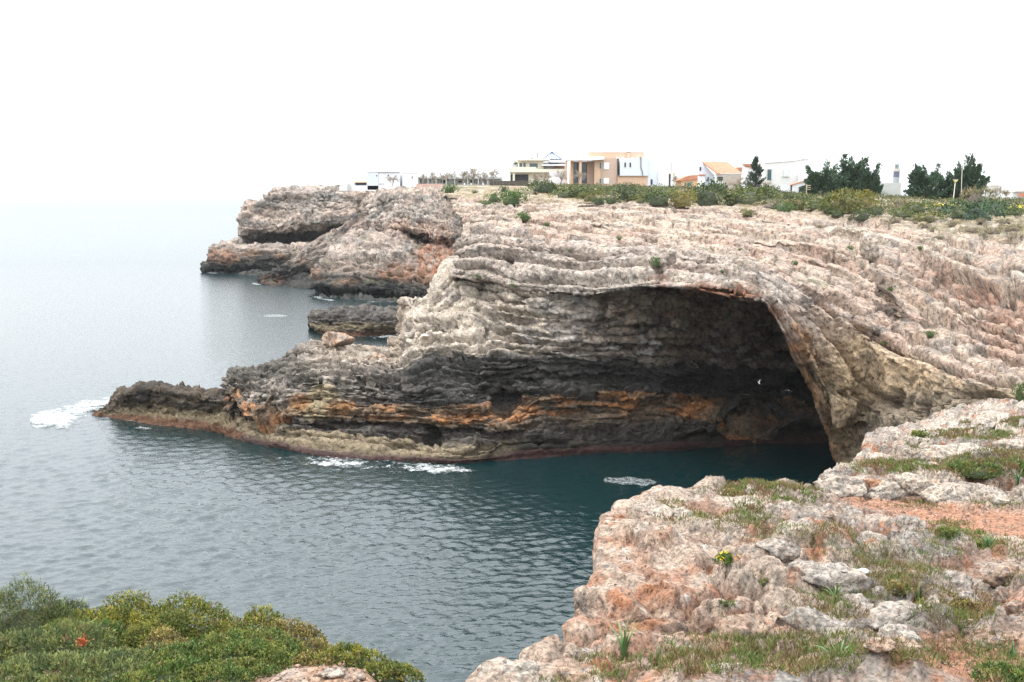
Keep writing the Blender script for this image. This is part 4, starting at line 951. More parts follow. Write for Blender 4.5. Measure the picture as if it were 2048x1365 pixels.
def tree(name, crown, trunk, px, py_top, py_base, Y, wpx, label, group, rz=0.0, cat='tree'):
    top = at(px, py_top, Y); base = at(px, py_base, Y); h = top[2]-base[2]; k = Y/F
    r = empty(name, base, 0); tag(r, label, cat, group)
    for nm, me in (('trunk', trunk), ('crown', crown)):
        o = bpy.data.objects.new(nm, me); COL.objects.link(o); o.parent = r
        if nm == 'crown' or name == 'bare_tree': o.scale = (wpx*k/2, wpx*k/2, h) if name != 'bare_tree' else (wpx*k/0.9, wpx*k/0.9, h*0.98)
        else: o.scale = (h*0.8, h*0.8, h)
        o.rotation_euler = (0, 0, rz)
    return r
tree('conifer_tree', CO_, TR_, 1511, 315, 388, 205, 50, 'narrow dark conifer with drooping tiers between the tiled roof and the white house', 'dark trees by the houses')
for px, pt, pb, Y, wd, ci, rz, lb in [
 (1652, 340, 398, 200, 88, 0, 0.3, 'left spreading dark cypress beside the white house garage'),
 (1698, 326, 398, 206, 80, 1, 1.7, 'tallest spiky dark cypress in the middle of the left clump'),
 (1738, 344, 397, 203, 44, 2, 2.9, 'right dark cypress of the left clump by the pale wall'),
 (1848, 341, 402, 200, 68, 1, 4.1, 'wide dark cypress right of the lighthouse'),
 (1896, 350, 402, 204, 60, 0, 5.2, 'smaller dark cypress behind the lamp post'),
 (1935, 334, 402, 200, 70, 2, 0.9, 'spiky dark cypress right of the lamp post')]:
    tree('cypress_tree', CY_[ci], TR_, px, pt, pb, Y, wd*1.5, lb, 'dark trees by the houses', rz)
bare = [
 (786, 350, 374, 232, 26, 0, 'bare tree in front of the white house with a small window'),
 (846, 344, 371, 236, 18, 1, 'leftmost bare tree along the veranda of the low white house'),
 (864, 343, 370, 236, 22, 2, 'bare tree at the left pillar bay of the veranda house'),
 (884, 344, 370, 236, 22, 3, 'bare tree in front of the dark veranda door'),
 (903, 341, 370, 237, 24, 0, 'bare tree at the middle of the veranda roof'),
 (926, 336, 371, 236, 32, 1, 'big bare tree right of the veranda middle'),
 (946, 333, 371, 236, 36, 2, 'tallest bare tree at the veranda house'),
 (966, 341, 371, 235, 28, 3, 'dense bare tree at the right end of the veranda house'),
 (986, 335, 368, 236, 26, 0, 'thin bare tree by the left end of the dark fence'),
 (1068, 345, 371, 228, 26, 1, 'bare tree in front of the dark garage of the cream villa'),
 (1088, 342, 371, 228, 26, 3, 'bare tree in front of the white garden wall of the cream villa'),
 (1122, 340, 370, 227, 30, 2, 'bare tree left of the brick portico'),
 (1160, 338, 370, 226, 26, 0, 'bare reddish tree in front of the portico window'),
 (1352, 348, 374, 230, 18, 1, 'bare tree by the small portico at the right of the villa'),
 (1478, 350, 390, 215, 40, 3, 'bare grey tree in front of the garden wall of the gabled house'),
 (1528, 362, 392, 210, 50, 2, 'bare bushy tree right of the tall conifer'),
 (1990, 370, 402, 212, 40, 0, 'pale bare tree in front of the ruined white wall'),
 (2014, 376, 402, 212, 24, 1, 'small pale bare tree at the far right'),
]
for px, pt, pb, Y, wd, k_, lb in bare: tree('bare_tree', BA_[k_][1], BA_[k_][0], px, pt-4, pb, Y, wd*1.35, lb, 'bare trees around the houses', px*0.7)
far_shrub(1950, 402, 54, 34, 'grey', 'brown leafless round bush right of the spiky cypress', 'shrubs of the scrub belt')
# yellow flowers in the far meadow
g = np.random.default_rng(5); pts = []
for (x0, x1, y_) in ((1845, 1902, 405.5), (2034, 2080, 410)):
    for k_ in range(150):
        p_, _ = on('A', g.uniform(x0, x1), y_+g.normal()*0.5, 9); pts.append(p_+g.normal(size=3)*np.array([0.7, 0.8, 0.03])+np.array([0, 0, 0.12]))
pts = np.array(pts); n = len(pts)
v, f, c = leaf_quads(pts, unit(g.normal(size=(n, 3))*0.6+np.array([0, 0, .5])), 0.26, 0.2, np.tile((0.60, 0.52, 0.06), (n, 1))*(0.7+.5*g.random(n))[:, None], g)
tag(link('meadow_flowers', np_mesh('meadow_flowers', v, f, c, smooth=False), M_leaf), 'strip of bright yellow flowers in the dry meadow behind the scrub', kind='stuff')
# ---------------------------------------------------------------- boulders and blocks
def rock_blob(seed, sx, sy, sz, rough=0.22, res=22, pal=((0.44, 0.375, 0.32), (0.30, 0.285, 0.265), (0.42, 0.25, 0.16)), flat=0.3):
    bm = bmesh.new(); bmesh.ops.create_icosphere(bm, subdivisions=4 if res > 16 else 3, radius=1.0)
    V = np.array([v.co[:] for v in bm.verts]); fc = np.array([[v.index for v in f.verts] for f in bm.faces]); bm.free()
    V = np.sign(V)*np.abs(V)**(1-flat*0.5)                                    # blockier than a ball
    s_ = np.array([sx, sy, sz])
    W = V*s_; sc = max(sx, sz)
    f1, f2, cid = voronoi(W+seed*3.1, sc*0.8, seed)
    d = rough*(1.1*fbm(W+seed, sc*0.9, 3, seed)+0.35*fbm(W, sc*0.25, 3, seed+3, ridged=True)+0.35*(cid-0.5)) - 0.07*np.exp(-((f2-f1)/0.06)**2)
    V2 = W*(1+d)[:, None]
    gq = np.random.default_rng(seed)
    for k in range(9):                                                        # broken faces
        pn = unit(gq.normal(size=3)*np.array([1, 1, 1.1])); off = gq.uniform(0.50, 0.78)
        ex = (V2/s_)@pn-off; V2 = V2-(np.maximum(ex, 0)*0.92)[:, None]*pn*s_
    V2 = V2+unit(V2)*(sc*(0.10*fbm(V2+seed, sc*0.45, 4, seed+21, ridged=True)+0.05*fbm(V2, sc*0.13, 3, seed+23, ridged=True)-0.10*sst(0.15, 0.4, fbm(V2, sc*0.22, 3, seed+25))))[:, None]
    V2 = V2+unit(V2)*(0.25*facet(V2+seed, sc*0.6, seed+31)+0.34*facet(V2+seed, sc*0.25, seed+32))[:, None]
    n1 = fbm(V2+seed, sc*0.5, 3, seed+7)
    c = np.tile(pal[0], (len(V2), 1)); c = mixc(c, pal[1], sst(-0.05, 0.25, n1)); c = mixc(c, pal[2], 0.6*sst(0.1, 0.3, fbm(V2, sc*0.35, 3, seed+9)))
    c = mixc(c, (0.12, 0.11, 0.10), 0.5*sst(0.25, 0.4, fbm(V2, sc*0.2, 3, seed+11)))
    return np_mesh('boulder', V2, fc, c)
bseed = [900]
def boulder(sheet, px, py, wpx, hpx, label, cat='boulder', group='loose boulders', name='boulder', depth=0.8, mat=None, pal=None, sink=0.3, rough=0.22, rot=0.0):
    p, n = on(sheet, px, py+hpx*0.35, 8); k = p[1]/F; bseed[0] += 1
    kw = dict(pal=pal) if pal else {}
    me = rock_blob(bseed[0], wpx*k/2, wpx*k/2*depth, hpx*k/2*1.1, rough, **kw)
    o = link(name, me, mat or M_near); o.location = p+np.array([0, wpx*k/2*depth*0.35, hpx*k*(0.5-sink)]); o.rotation_euler = (0, rot, rng.uniform(-.3, .3))
    tag(o, label, cat, group); return o
PB = ((0.55, 0.46, 0.375), (0.40, 0.36, 0.31), (0.42, 0.28, 0.19)); GB = ((0.47, 0.405, 0.345), (0.35, 0.32, 0.285), (0.42, 0.31, 0.22)); RB = ((0.48, 0.335, 0.24), (0.36, 0.31, 0.27), (0.44, 0.22, 0.13))
boulder('A', 1737, 508, 42, 52, 'tall pointed pale boulder fallen on the ledges of the headland', mat=M_rock, pal=PB, rough=0.3, sink=-0.12)
boulder('B', 672, 683, 62, 34, 'pinkish boulder standing on top of the rock nose', mat=M_rock, pal=RB, rough=0.4, sink=0.1)
boulder('B', 757, 712, 44, 15, 'low flat boulder on the rock nose by the cliff foot', mat=M_rock, pal=RB)
plat = [
 (1937, 912, 148, 46, 'large smooth pale boulder on the grassy belt', PB), (1985, 836, 84, 42, 'rounded pale boulder at the top of the near platform', PB),
 (1822, 903, 44, 34, 'pale block left of the large smooth boulder', PB), (1850, 892, 28, 20, 'upper of two small pale blocks left of the smooth boulder', PB), (1850, 912, 26, 18, 'lower of two small pale blocks left of the smooth boulder', PB),
 (2022, 890, 64, 30, 'pale boulder cut by the right edge above the grass belt', PB), (2026, 788, 0, 0, '', PB),
 (1690, 966, 110, 36, 'leftmost pale block of the ledge above the red path', PB), (1770, 976, 96, 40, 'second block from the left in the ledge above the red path', PB),
 (1828, 966, 80, 40, 'cracked pale block in the middle of the ledge above the path', PB), (1893, 978, 110, 52, 'big grey white block of the ledge with a rust red underside', PB),
 (1985, 985, 88, 50, 'block of the ledge next to the right edge', PB), (2052, 984, 90, 54, 'block of the ledge cut off by the right edge', PB),
 (1575, 1012, 46, 30, 'pale upright stone below the dry shrub', PB), (1664, 1026, 40, 32, 'rust faced split stone left of the red path', RB), (1704, 1022, 46, 30, 'grey split stone right of the rust faced one', GB),
 (1672, 1142, 170, 76, 'broad grey domed boulder in the middle of the platform', GB), (1560, 1090, 90, 40, 'flat grey slab boulder left of the broad dome', GB),
 (1482, 1246, 120, 100, 'big round pink boulder in the face of the platform', RB), (1725, 1206, 84, 44, 'grey pitted boulder beside the strap leaved plant', GB),
 (1800, 1226, 130, 52, 'long grey boulder right of the pitted one', GB), (1905, 1156, 76, 46, 'pale grey boulder right of the grass patch', GB),
 (1865, 1192, 36, 30, 'small pale boulder under the grass clump', PB), (1898, 1200, 34, 28, 'small boulder next to the small pale one', GB), (1935, 1194, 56, 40, 'angular grey boulder by the grass at right', GB),
 (2020, 1142, 100, 52, 'wide pink boulder at the right edge of the platform', RB), (2006, 1182, 50, 56, 'upright pink boulder beside the red soil at right', RB), (2034, 1205, 40, 60, 'pink boulder cut by the right edge near the soil', RB),
 (1612, 1236, 120, 66, 'dark pitted grey boulder at the lower middle', GB), (1682, 1262, 130, 46, 'pitted grey boulder above the long leaved plant', GB), (1800, 1262, 90, 30, 'flat grey boulder below the long one', GB),
 (1806, 1288, 80, 24, 'low reddish boulder above the dark grass', RB), (1990, 1268, 110, 40, 'overhanging reddish slab boulder by the soil patch', RB), (1925, 1256, 30, 26, 'small pink stone by the soil patch', RB),
 (1172, 1336, 116, 44, 'pink boulder at the bottom left of the platform', RB), (1020, 1358, 170, 30, 'pale boulder at the bottom edge beside the water', PB), (1450, 1336, 80, 26, 'small pale boulder in the grass at the bottom', PB),
 (1270, 1362, 150, 30, 'pale boulder cut by the bottom edge', PB), (1530, 1352, 130, 24, 'flat pink boulder at the bottom edge', RB), (1360, 1024, 60, 24, 'pale block at the back edge of the platform', PB),
 (1300, 1018, 90, 30, 'rounded pale block at the far left brink', PB), (1760, 1182, 36, 30, 'leaning grey stone in the grass patch', GB), (1760, 1288, 70, 20, 'low pinkish stone half sunk in the grass', RB),
]
for px, py, w_, h_, lb, pal in plat:
    if w_: boulder('C', px, py, w_, h_, lb, pal=pal, rough=0.26, sink=0.50)
boulder('Q', 660, 1350, 60, 16, 'low pale stone on the gravel below the near shrubs', pal=PB); boulder('Q', 690, 1348, 70, 22, 'pale pink stone at the end of the gravel patch', pal=RB); boulder('Q', 612, 1344, 30, 12, 'small red stone on the gravel patch', pal=((0.36, 0.17, 0.10), (0.3, 0.2, 0.15), (0.36, 0.17, 0.10)))
# ---------------------------------------------------------------- gravel
g = np.random.default_rng(31); pts, szs = [], []
Pc, qx, qy, nn = LK['C']; sm = soilm.reshape(-1)
cand = np.where((sm > 0.35) & (qy < 1400) & (qx < 2090))[0]; cand = g.choice(cand, 1500); pts.append(Pc[cand]); szs.append(g.uniform(0.008, 0.035, 1500))
Pq, ax, ay, an = LK['Q']
cand = np.where((ax > 530) & (ax < 780) & (ay > 1325) & (ay < 1400))[0]; cand = g.choice(cand, 900); pts.append(Pq[cand]); szs.append(g.uniform(0.005, 0.022, 900))
cand = np.where((qy < 1400) & (qx < 2090) & (qx > 1180) & (nn[:, 2] > 0.8))[0]; cand = g.choice(cand, 1600); pts.append(Pc[cand]); szs.append(g.uniform(0.008, 0.045, 1600)*(g.random(1600)**0.7))
pts = np.concatenate(pts)+g.normal(size=(4000, 3))*np.array([0.03, 0.03, 0.002]); szs = np.concatenate(szs)
oc = np.array([(1, 0, 0), (-1, 0, 0), (0, 1, 0), (0, -1, 0), (0, 0, 1), (0, 0, -1)], float); of = np.array([(0, 2, 4), (2, 1, 4), (1, 3, 4), (3, 0, 4), (2, 0, 5), (1, 2, 5), (3, 1, 5), (0, 3, 5)])
V = pts[:, None]+(oc[None]*g.uniform(0.6, 1.3, (4000, 6, 1))+g.normal(size=(4000, 6, 3))*0.2)*szs[:, None, None]
Fc = (np.arange(4000)[:, None, None]*6+of[None]).reshape(-1, 3)
cg = np.repeat(np.array((0.44, 0.30, 0.22))*(0.6+0.7*g.random((4000, 1)))*np.array([1, 1, 1]), 6, 0)
tag(link('gravel', np_mesh('gravel', V.reshape(-1, 3), Fc, cg, smooth=False), M_near), 'loose pinkish gravel on the red soil', kind='stuff')
# ---------------------------------------------------------------- grass on the platform
patches = [(1380, 1038, 60, 12, .6), (1370, 1024, 30, 8, .6), (1520, 978, 100, 16, .8), (1590, 998, 60, 14, .7), (1500, 1030, 50, 30, .7), (1530, 1060, 50, 26, .6), (1450, 1045, 40, 14, .5), (1430, 1062, 30, 14, .5), (1310, 1078, 26, 8, .4),
 (1640, 1072, 80, 22, .9), (1760, 1130, 80, 40, .9), (1790, 1165, 70, 30, .9), (1750, 1195, 110, 24, .8), (1680, 1220, 100, 26, .9), (1900, 1230, 90, 40, .9), (1870, 1215, 50, 40, .9), (1960, 1215, 40, 30, .9),
 (1600, 1300, 260, 34, 1.0), (1760, 1310, 180, 26, 1.0), (1420, 1325, 160, 26, .9), (1250, 1330, 90, 20, .8), (1470, 1290, 60, 40, .8), (1445, 1255, 26, 34, .8), (1230, 1352, 60, 16, .8), (1960, 1290, 80, 26, .9), (2010, 1340, 70, 40, .7),
 (1800, 935, 90, 16, .9), (1980, 930, 110, 26, 1.0), (1760, 940, 60, 10, .8), (1920, 870, 70, 10, .7), (1840, 890, 30, 10, .6), (1985, 872, 50, 10, .7), (2000, 902, 60, 10, .7), (1950, 848, 40, 8, .5), (2030, 845, 30, 12, .7),
 (1900, 1050, 40, 8, .5), (1815, 1052, 30, 8, .5), (1900, 1075, 80, 16, .7), (1990, 1090, 60, 14, .7), (1880, 1105, 60, 12, .6), (1720, 1110, 60, 14, .6), (1620, 1115, 40, 12, .5), (1840, 1010, 50, 8, .5), (1990, 1010, 60, 8, .5), (1520, 1150, 30, 8, .4), (1600, 1180, 30, 10, .4),
 (1860, 1140, 60, 24, .8), (2030, 1100, 40, 16, .7), (1340, 1010, 40, 8, .5), (1100, 1362, 60, 10, .6), (1610, 985, 40, 10, .6), (2030, 1160, 30, 20, .6), (1400, 1335, 80, 20, .9), (1650, 1335, 120, 18, .9)]
g = np.random.default_rng(41)
w_ = np.zeros(len(qx)); nzg = fbm(Pc, 0.35, 3, 570)
for (cx, cy, rx_, ry_, k_) in patches: w_ = np.maximum(w_, k_*ell(qx, qy, cx, cy, rx_, ry_, 0, 0.5))
w_ = w_*sst(-0.35, 0.15, nzg+0.25*w_)*(nn[:, 2] > 0.1)*(qy < 1420)*(qx < 2100)
# area weighting: blades per square metre, not per vertex
ar = np.linalg.norm(np.cross(np.gradient(shC['P'], axis=0), np.gradient(shC['P'], axis=1)), axis=-1).reshape(-1)
pr = w_*ar; pr /= pr.sum(); NB = 105000
ix = g.choice(len(pr), NB, p=pr); tuft = g.integers(0, 2600, NB)
Pb = Pc[ix]+g.normal(size=(NB, 3))*np.array([0.03, 0.03, 0.0])-np.array([0, 0, .01])
kind = fbm(Pb, 0.5, 3, 575)+0.12*g.normal(size=NB)
C_g = np.array((0.145, 0.125, 0.045))*(0.6+0.7*g.random((NB, 1))); C_g = mixc(C_g, (0.085, 0.125, 0.028), sst(-0.05, 0.15, kind)); C_g = mixc(C_g, (0.15, 0.085, 0.045), 0.9*sst(0.05, 0.22, -kind))
C_g = mixc(C_g, (0.24, 0.19, 0.10), 0.8*(g.random(NB) < 0.08))
hgt = (0.045+0.085*w_[ix])*g.uniform(0.5, 1.3, NB)
Db = unit(g.normal(size=(NB, 3))*0.5+np.array([0, 0, 1.0]))
v, f, c = leaf_quads(Pb, Db, hgt, 0.010+0.006*(Pb[:, 1] > 16), C_g, g)
tag(link('grass', np_mesh('grass', v, f, c, smooth=False), M_leaf), 'short olive and brown grass in the hollows of the near platform', kind='stuff')
# ---------------------------------------------------------------- bushy plants with small leaves (near)
def near_shrub_mesh(seed, rx, ry, rz, sprigs, leaf=0.025, base=(0.055, 0.075, 0.02), tip=(0.17, 0.175, 0.03), dead=(0.20, 0.12, 0.06), deadf=0.08, lobes=9, per=5, needle=0.36, up_=0.55):
    g = np.random.default_rng(seed)
    P, N_ = dome_points(sprigs, g, rx, ry, rz, lobes, shell=(0.80, 1.03), seed=seed)
    k_ = ~((N_[:, 1] > 0.75) & (N_[:, 2] < 0.15)); P, N_ = P[k_], N_[k_]   # the seaward flank is left thin
    n = len(P); cl = fbm(P, 0.16, 3, seed+2); hh = g.random(n)
    c = np.tile(base, (n, 1))*(0.7+0.6*g.random((n, 1))); c = mixc(c, tip, np.clip(sst(-0.15, 0.25, cl+0.25*(hh-0.5))*sst(-0.3, 0.7, N_[:, 2]), 0, 1))
    c = mixc(c, dead, 0.85*((hh < deadf) | (fbm(P, 0.22, 2, seed+5) > 0.42)))
    parts = []
    ax_ = unit(N_*0.8+np.array([0, 0, up_])+g.normal(size=(n, 3))*0.3)
    for k in range(per):
        D = unit(ax_+g.normal(size=(n, 3))*0.55); l = leaf*g.uniform(0.7, 1.4, n)
        parts.append(leaf_quads(P+ax_*(leaf*0.9*k/per)[..., None] if False else P+ax_*(leaf*1.1*k/per), D, l, l*needle, c*(0.75+0.5*k/per), g))
    return np_mesh('foliage', *join(parts)[:2], col=join(parts)[2], smooth=False)
def core_mesh(seed, rx, ry, rz):
    g = np.random.default_rng(seed); bm = bmesh.new(); bmesh.ops.create_icosphere(bm, subdivisions=3, radius=1.0)
    V = np.array([v.co[:] for v in bm.verts]); fc = np.array([[v.index for v in f.verts] for f in bm.faces]); bm.free()
    V[:, 2] = np.maximum(V[:, 2], -0.15); V = V*np.array([rx, ry, rz])*0.60*(1+0.25*fbm(V, 0.7, 3, seed))[:, None]
    return np_mesh('dark_core', V, fc, np.tile((0.026, 0.034, 0.013), (len(V), 1)))  # closed blob whose dark colour stands in for shade inside the shrub
def near_shrub(px, py_top, Y, wpx, label, seed, gz=None, hmin=0.25, depth=0.8, name='shrub', group='shrubs in the near left corner', density=1.0, **kw):
    top = at(px, py_top, Y); k = Y/F; z0 = np.interp(Y, GZ_Y, GZ_Z) if gz is None else gz
    h = max(top[2]-z0, hmin)*1.08; z0 = top[2]-h/1.08+0.0; rx_ = wpx*k/2; ry_ = rx_*depth
    r = empty(name, (top[0], Y, z0)); tag(r, label, 'shrub', group)
    area = 2*math.pi*((rx_*ry_+rx_*h+ry_*h)/3)
    me = near_shrub_mesh(seed, rx_*0.95, ry_*0.95, h*0.86, int(area*4300*density), **kw)
    link('foliage', me, M_leaf, r); link('dark_core', core_mesh(seed+1, rx_, ry_, h*0.9), M_leaf, r)
    return r
GG = dict(base=(0.065, 0.090, 0.035), tip=(0.165, 0.19, 0.055), deadf=0.05); YG = dict(base=(0.085, 0.11, 0.025), tip=(0.26, 0.24, 0.04), deadf=0.06); MG = dict(base=(0.06, 0.105, 0.025), tip=(0.165, 0.18, 0.04), deadf=0.06); BR = dict(base=(0.12, 0.11, 0.04), tip=(0.26, 0.215, 0.06), deadf=0.22)
near_shrub(45, 1150, 11.8, 280, 'tall grey green needle leaved shrub in the far left corner', 1001, needle=0.16, leaf=0.036, up_=0.9, **GG)
near_shrub(222, 1186, 11.6, 240, 'yellow green shrub right of the tall grey green one', 1003, **YG)
near_shrub(372, 1208, 11.2, 210, 'green shrub in the middle of the seaward row', 1005, **dict(YG, tip=(0.20, 0.20, 0.038)))
near_shrub(490, 1216, 10.9, 190, 'yellow green shrub with bare twigs in the seaward row', 1007, **dict(YG, deadf=0.16))
near_shrub(600, 1252, 10.5, 190, 'brownish thin shrub in the seaward row', 1009, **BR)
near_shrub(700, 1286, 10.0, 170, 'yellow green shrub near the end of the seaward row', 1011, **YG)
near_shrub(772, 1322, 9.5, 130, 'last low shrub of the row at the water side', 1013, **dict(YG, tip=(0.21, 0.20, 0.038)))
near_shrub(70, 1262, 10.0, 280, 'grey green feathery shrub at the bottom left corner', 1015, needle=0.16, leaf=0.04, up_=0.9, **GG)
near_shrub(250, 1285, 9.8, 230, 'dark green shrub at the bottom between feathery and leafy ones', 1017, **GG)
near_shrub(430, 1272, 9.6, 290, 'leafy bright green shrub at the bottom centre left', 1019, **MG)
near_shrub(340, 1256, 10.3, 130, 'straw coloured dry shrub among the green ones', 1021, **BR)
near_shrub(620, 1306, 9.8, 120, 'low olive shrub above the gravel patch', 1023, **BR)
near_shrub(180, 1335, 8.9, 300, 'soft grey green shrub along the bottom edge', 1025, needle=0.16, leaf=0.04, up_=0.9, **GG)
near_shrub(480, 1328, 9.0, 170, 'bright green low shrub at the bottom beside the gravel', 1027, **MG)
near_shrub(60, 1338, 8.7, 260, 'grey green needle leaved shrub cut by the bottom left corner', 1029, needle=0.16, leaf=0.04, up_=0.9, **GG)
near_shrub(330, 1332, 8.8, 220, 'green leafy shrub along the bottom edge before the straw coloured one', 1031, **MG)
near_shrub(545, 1285, 10.1, 150, 'olive green shrub between the bright green and brownish ones', 1033, **dict(YG, tip=(0.2, 0.2, 0.04)))
near_shrub(150, 1240, 10.9, 220, 'dark green shrub filling the hollow below the tall grey green one', 1035, **MG)
near_shrub(300, 1240, 10.8, 190, 'olive green shrub below the yellow green one', 1037, **dict(YG, tip=(0.2, 0.2, 0.04)))
p_ = at(166, 1284, 9.5); g = np.random.default_rng(77); n = 110
v, f, c = leaf_quads(p_+g.normal(size=(n, 3))*np.array([0.024, 0.03, 0.016]), unit(g.normal(size=(n, 3))+np.array([0, 0, .4])), 0.03, 0.014, np.array((0.30, 0.075, 0.025))*(0.5+.8*g.random((n, 1))), g)
tag(link('red_leaf_sprig', np_mesh('red_leaf_sprig', v, f, c, smooth=False), M_leaf), 'orange red dead sprig among the green shrubs at lower left', 'sprig')
def plat_shrub(px, py_base, wpx, hpx, label, seed, sheet='C', **kw):
    p, n = on(sheet, px, py_base, 10); k = p[1]/F; rx_ = wpx*k/2; h = hpx*k
    r = empty('shrub', p-np.array([0, 0, 0.03])); tag(r, label, 'shrub', 'shrubs on the near platform')
    ry_ = rx_*0.7; area = 2*math.pi*((rx_*ry_+rx_*h+ry_*h)/3)
    s_ = max(1.0, p[1]/14)
    link('foliage', near_shrub_mesh(seed, rx_*0.95, ry_*0.95, h*0.86, int(area*2600/s_**2), leaf=0.03*s_, **kw), M_leaf, r); link('dark_core', core_mesh(seed+1, rx_, ry_, h*0.9), M_leaf, r)
plat_shrub(1545, 992, 110, 32, 'dry olive shrub on the far brink of the platform', 1041, **BR)
plat_shrub(1470, 990, 60, 16, 'low dry shrub left of the bigger one on the brink', 1043, **BR)
plat_shrub(1960, 948, 110, 30, 'low green shrub below the large smooth boulder', 1045, **dict(MG, tip=(0.14, 0.13, 0.03)))
plat_shrub(2040, 952, 110, 42, 'green shrub at the right edge below the boulder', 1047, **dict(MG, tip=(0.14, 0.13, 0.03)))
plat_shrub(2030, 1375, 150, 60, 'dark green shrub in the bottom right corner', 1049, **MG)
plat_shrub(1860, 1228, 60, 34, 'olive cushion shrub beside the red soil', 1051, **BR)
plat_shrub(1925, 1222, 60, 36, 'brownish cushion shrub left of the red soil', 1053, **BR)
plat_shrub(1800, 1182, 50, 26, 'olive cushion shrub in front of the pale grey boulder', 1055, **BR)
plat_shrub(1955, 1092, 60, 20, 'small fresh green shrub above the grey slabs at right', 1057, **MG)
plat_shrub(1895, 1068, 50, 16, 'fresh green low shrub below the red path', 1059, **MG)
plat_shrub(1310, 1082, 36, 14, 'small grey green cushion on the rock face', 1061, **GG)
plat_shrub(1452, 1208, 24, 12, 'small grey green cushion above the round pink boulder', 1063, **GG)
plat_shrub(1440, 1226, 18, 16, 'tiny grey green cushion left of the round boulder', 1065, **GG)
plat_shrub(1530, 1166, 22, 12, 'dark green cushion in a crack of the platform', 1067, **MG)
plat_shrub(1525, 1275, 40, 20, 'grey green cushion right of the round pink boulder', 1069, **GG)
plat_shrub(1120, 1350, 34, 22, 'green tuft shrub between the bottom left boulders', 1071, **MG)
plat_shrub(1840, 872, 34, 16, 'dark shrub in the hollow beside the rounded top boulder', 1073, **MG)
# yellow flowering plant
p, n_ = on('C', 1443, 1130, 8); k = p[1]/F
r = empty('flowering_plant', p); tag(r, 'small green plant with yellow flowers on the pink rock', 'plant')
link('foliage', near_shrub_mesh(1081, 17*k, 15*k, 24*k, 420, leaf=0.026, base=(0.05, 0.10, 0.02), tip=(0.11, 0.17, 0.03), deadf=0), M_leaf, r)
g = np.random.default_rng(9); n = 7
pet = leaf_quads(np.zeros((n, 3)), unit(np.stack([np.cos(np.arange(n)*6.28/n), np.sin(np.arange(n)*6.28/n), np.full(n, 0.35)], -1)), 0.022, 0.012, np.tile((0.75, 0.55, 0.03), (n, 1)), g)
mf = np_mesh('flower', *pet[:2], col=pet[2], smooth=False); mf.materials.append(M_leaf)
for k_ in range(9):
    o = bpy.data.objects.new('flower', mf); COL.objects.link(o); o.parent = r; o.location = (g.normal()*0.075, g.normal()*0.05-0.03, g.uniform(0.10, 0.22)); o.rotation_euler = (g.uniform(0, .9), g.uniform(-.5, .5), g.uniform(0, 6)); o.scale = (1.2,)*3
# ---------------------------------------------------------------- strap leaved plants
def strap_mesh(seed, bend, w=0.035):
    g = np.random.default_rng(seed); t = np.linspace(0, 1, 8); a = bend*t**1.4
    x = np.concatenate([[0], np.cumsum(np.sin(a[1:])/7)]); z = np.concatenate([[0], np.cumsum(np.cos(a[1:])/7)])
    wd = w*(1-t**2.2)*(0.7+0.3*np.minimum(t*6, 1)); sd = 0.25*wd
    L_ = np.stack([x, wd, z+sd], -1); M_ = np.stack([x, 0*x, z], -1); R_ = np.stack([x, -wd, z+sd], -1)
    V = np.stack([L_, M_, R_], 1).reshape(-1, 3); i = np.arange(24).reshape(8, 3)
    f = np.stack([i[:-1, :-1], i[1:, :-1], i[1:, 1:], i[:-1, 1:]], -1).reshape(-1, 4)
    c = np.array((0.085, 0.145, 0.05))*(0.75+0.5*np.repeat(t, 3)[:, None]); c[-9:] = mixc(c[-9:], (0.2, 0.19, 0.07), np.full(9, 0.5))
    return np_mesh('leaf', V, f, c)
ST = [strap_mesh(k, b_) for k, b_ in enumerate((0.35, 0.7, 1.1, 1.6, 2.1))]
for m_ in ST: m_.materials.append(M_leaf)
M_strap2 = leaf_mat('strap_leaf_blue', (0.75, 0.95, 1.15))
for (px, py, hpx, nl, spread, lb, tint) in [
 (1250, 1324, 80, 11, 0.35, 'strap leaved plant standing before the pink block at lower left', 0), (1318, 1334, 44, 7, 0.7, 'small strap leaved plant right of the first one', 1),
 (1672, 1206, 44, 15, 0.9, 'bright green strap leaved plant left of the pitted boulder', 0), (1722, 1166, 50, 13, 0.5, 'thin leaved plant beside the white scrap', 1),
 (1822, 1156, 36, 14, 0.8, 'strap leaved plant in the middle grass patch', 0), (1834, 1202, 46, 14, 0.6, 'strap leaved plant below the middle grass patch', 0),
 (1974, 1094, 34, 12, 0.9, 'strap leaved plant above the grey slabs at right', 1), (1888, 950, 34, 11, 0.7, 'strap leaved plant by the large smooth boulder', 1),
 (1676, 1330, 66, 11, 1.0, 'arching strap leaved plant at the bottom of the platform', 1), (2022, 1316, 40, 9, 0.8, 'grey green strap leaved plant by the bottom right shrub', 1), (2036, 968, 34, 10, 0.7, 'strap leaved plant on the ledge at the right edge', 1)]:
    p, n_ = on('C', px, py, 8); k = p[1]/F; r = empty('strap_leaf_plant', p-np.array([0, 0, 0.02])); tag(r, lb, 'plant', 'strap leaved plants on the near platform')
    g = np.random.default_rng(px)
    for q in range(nl):
        me = ST[min(4, int(g.integers(0, 3)+spread*2))]; o = bpy.data.objects.new('leaf', me); COL.objects.link(o); o.parent = r
        s_ = hpx*k*g.uniform(0.75, 1.35); o.scale = (s_, s_, s_); o.rotation_euler = (0, g.uniform(-.1, .25), q*2.4+g.uniform(-.4, .4)); o.location = (g.normal()*0.015, g.normal()*0.015, 0)
        if tint: o.material_slots[0].link = 'OBJECT'; o.material_slots[0].material = M_strap2
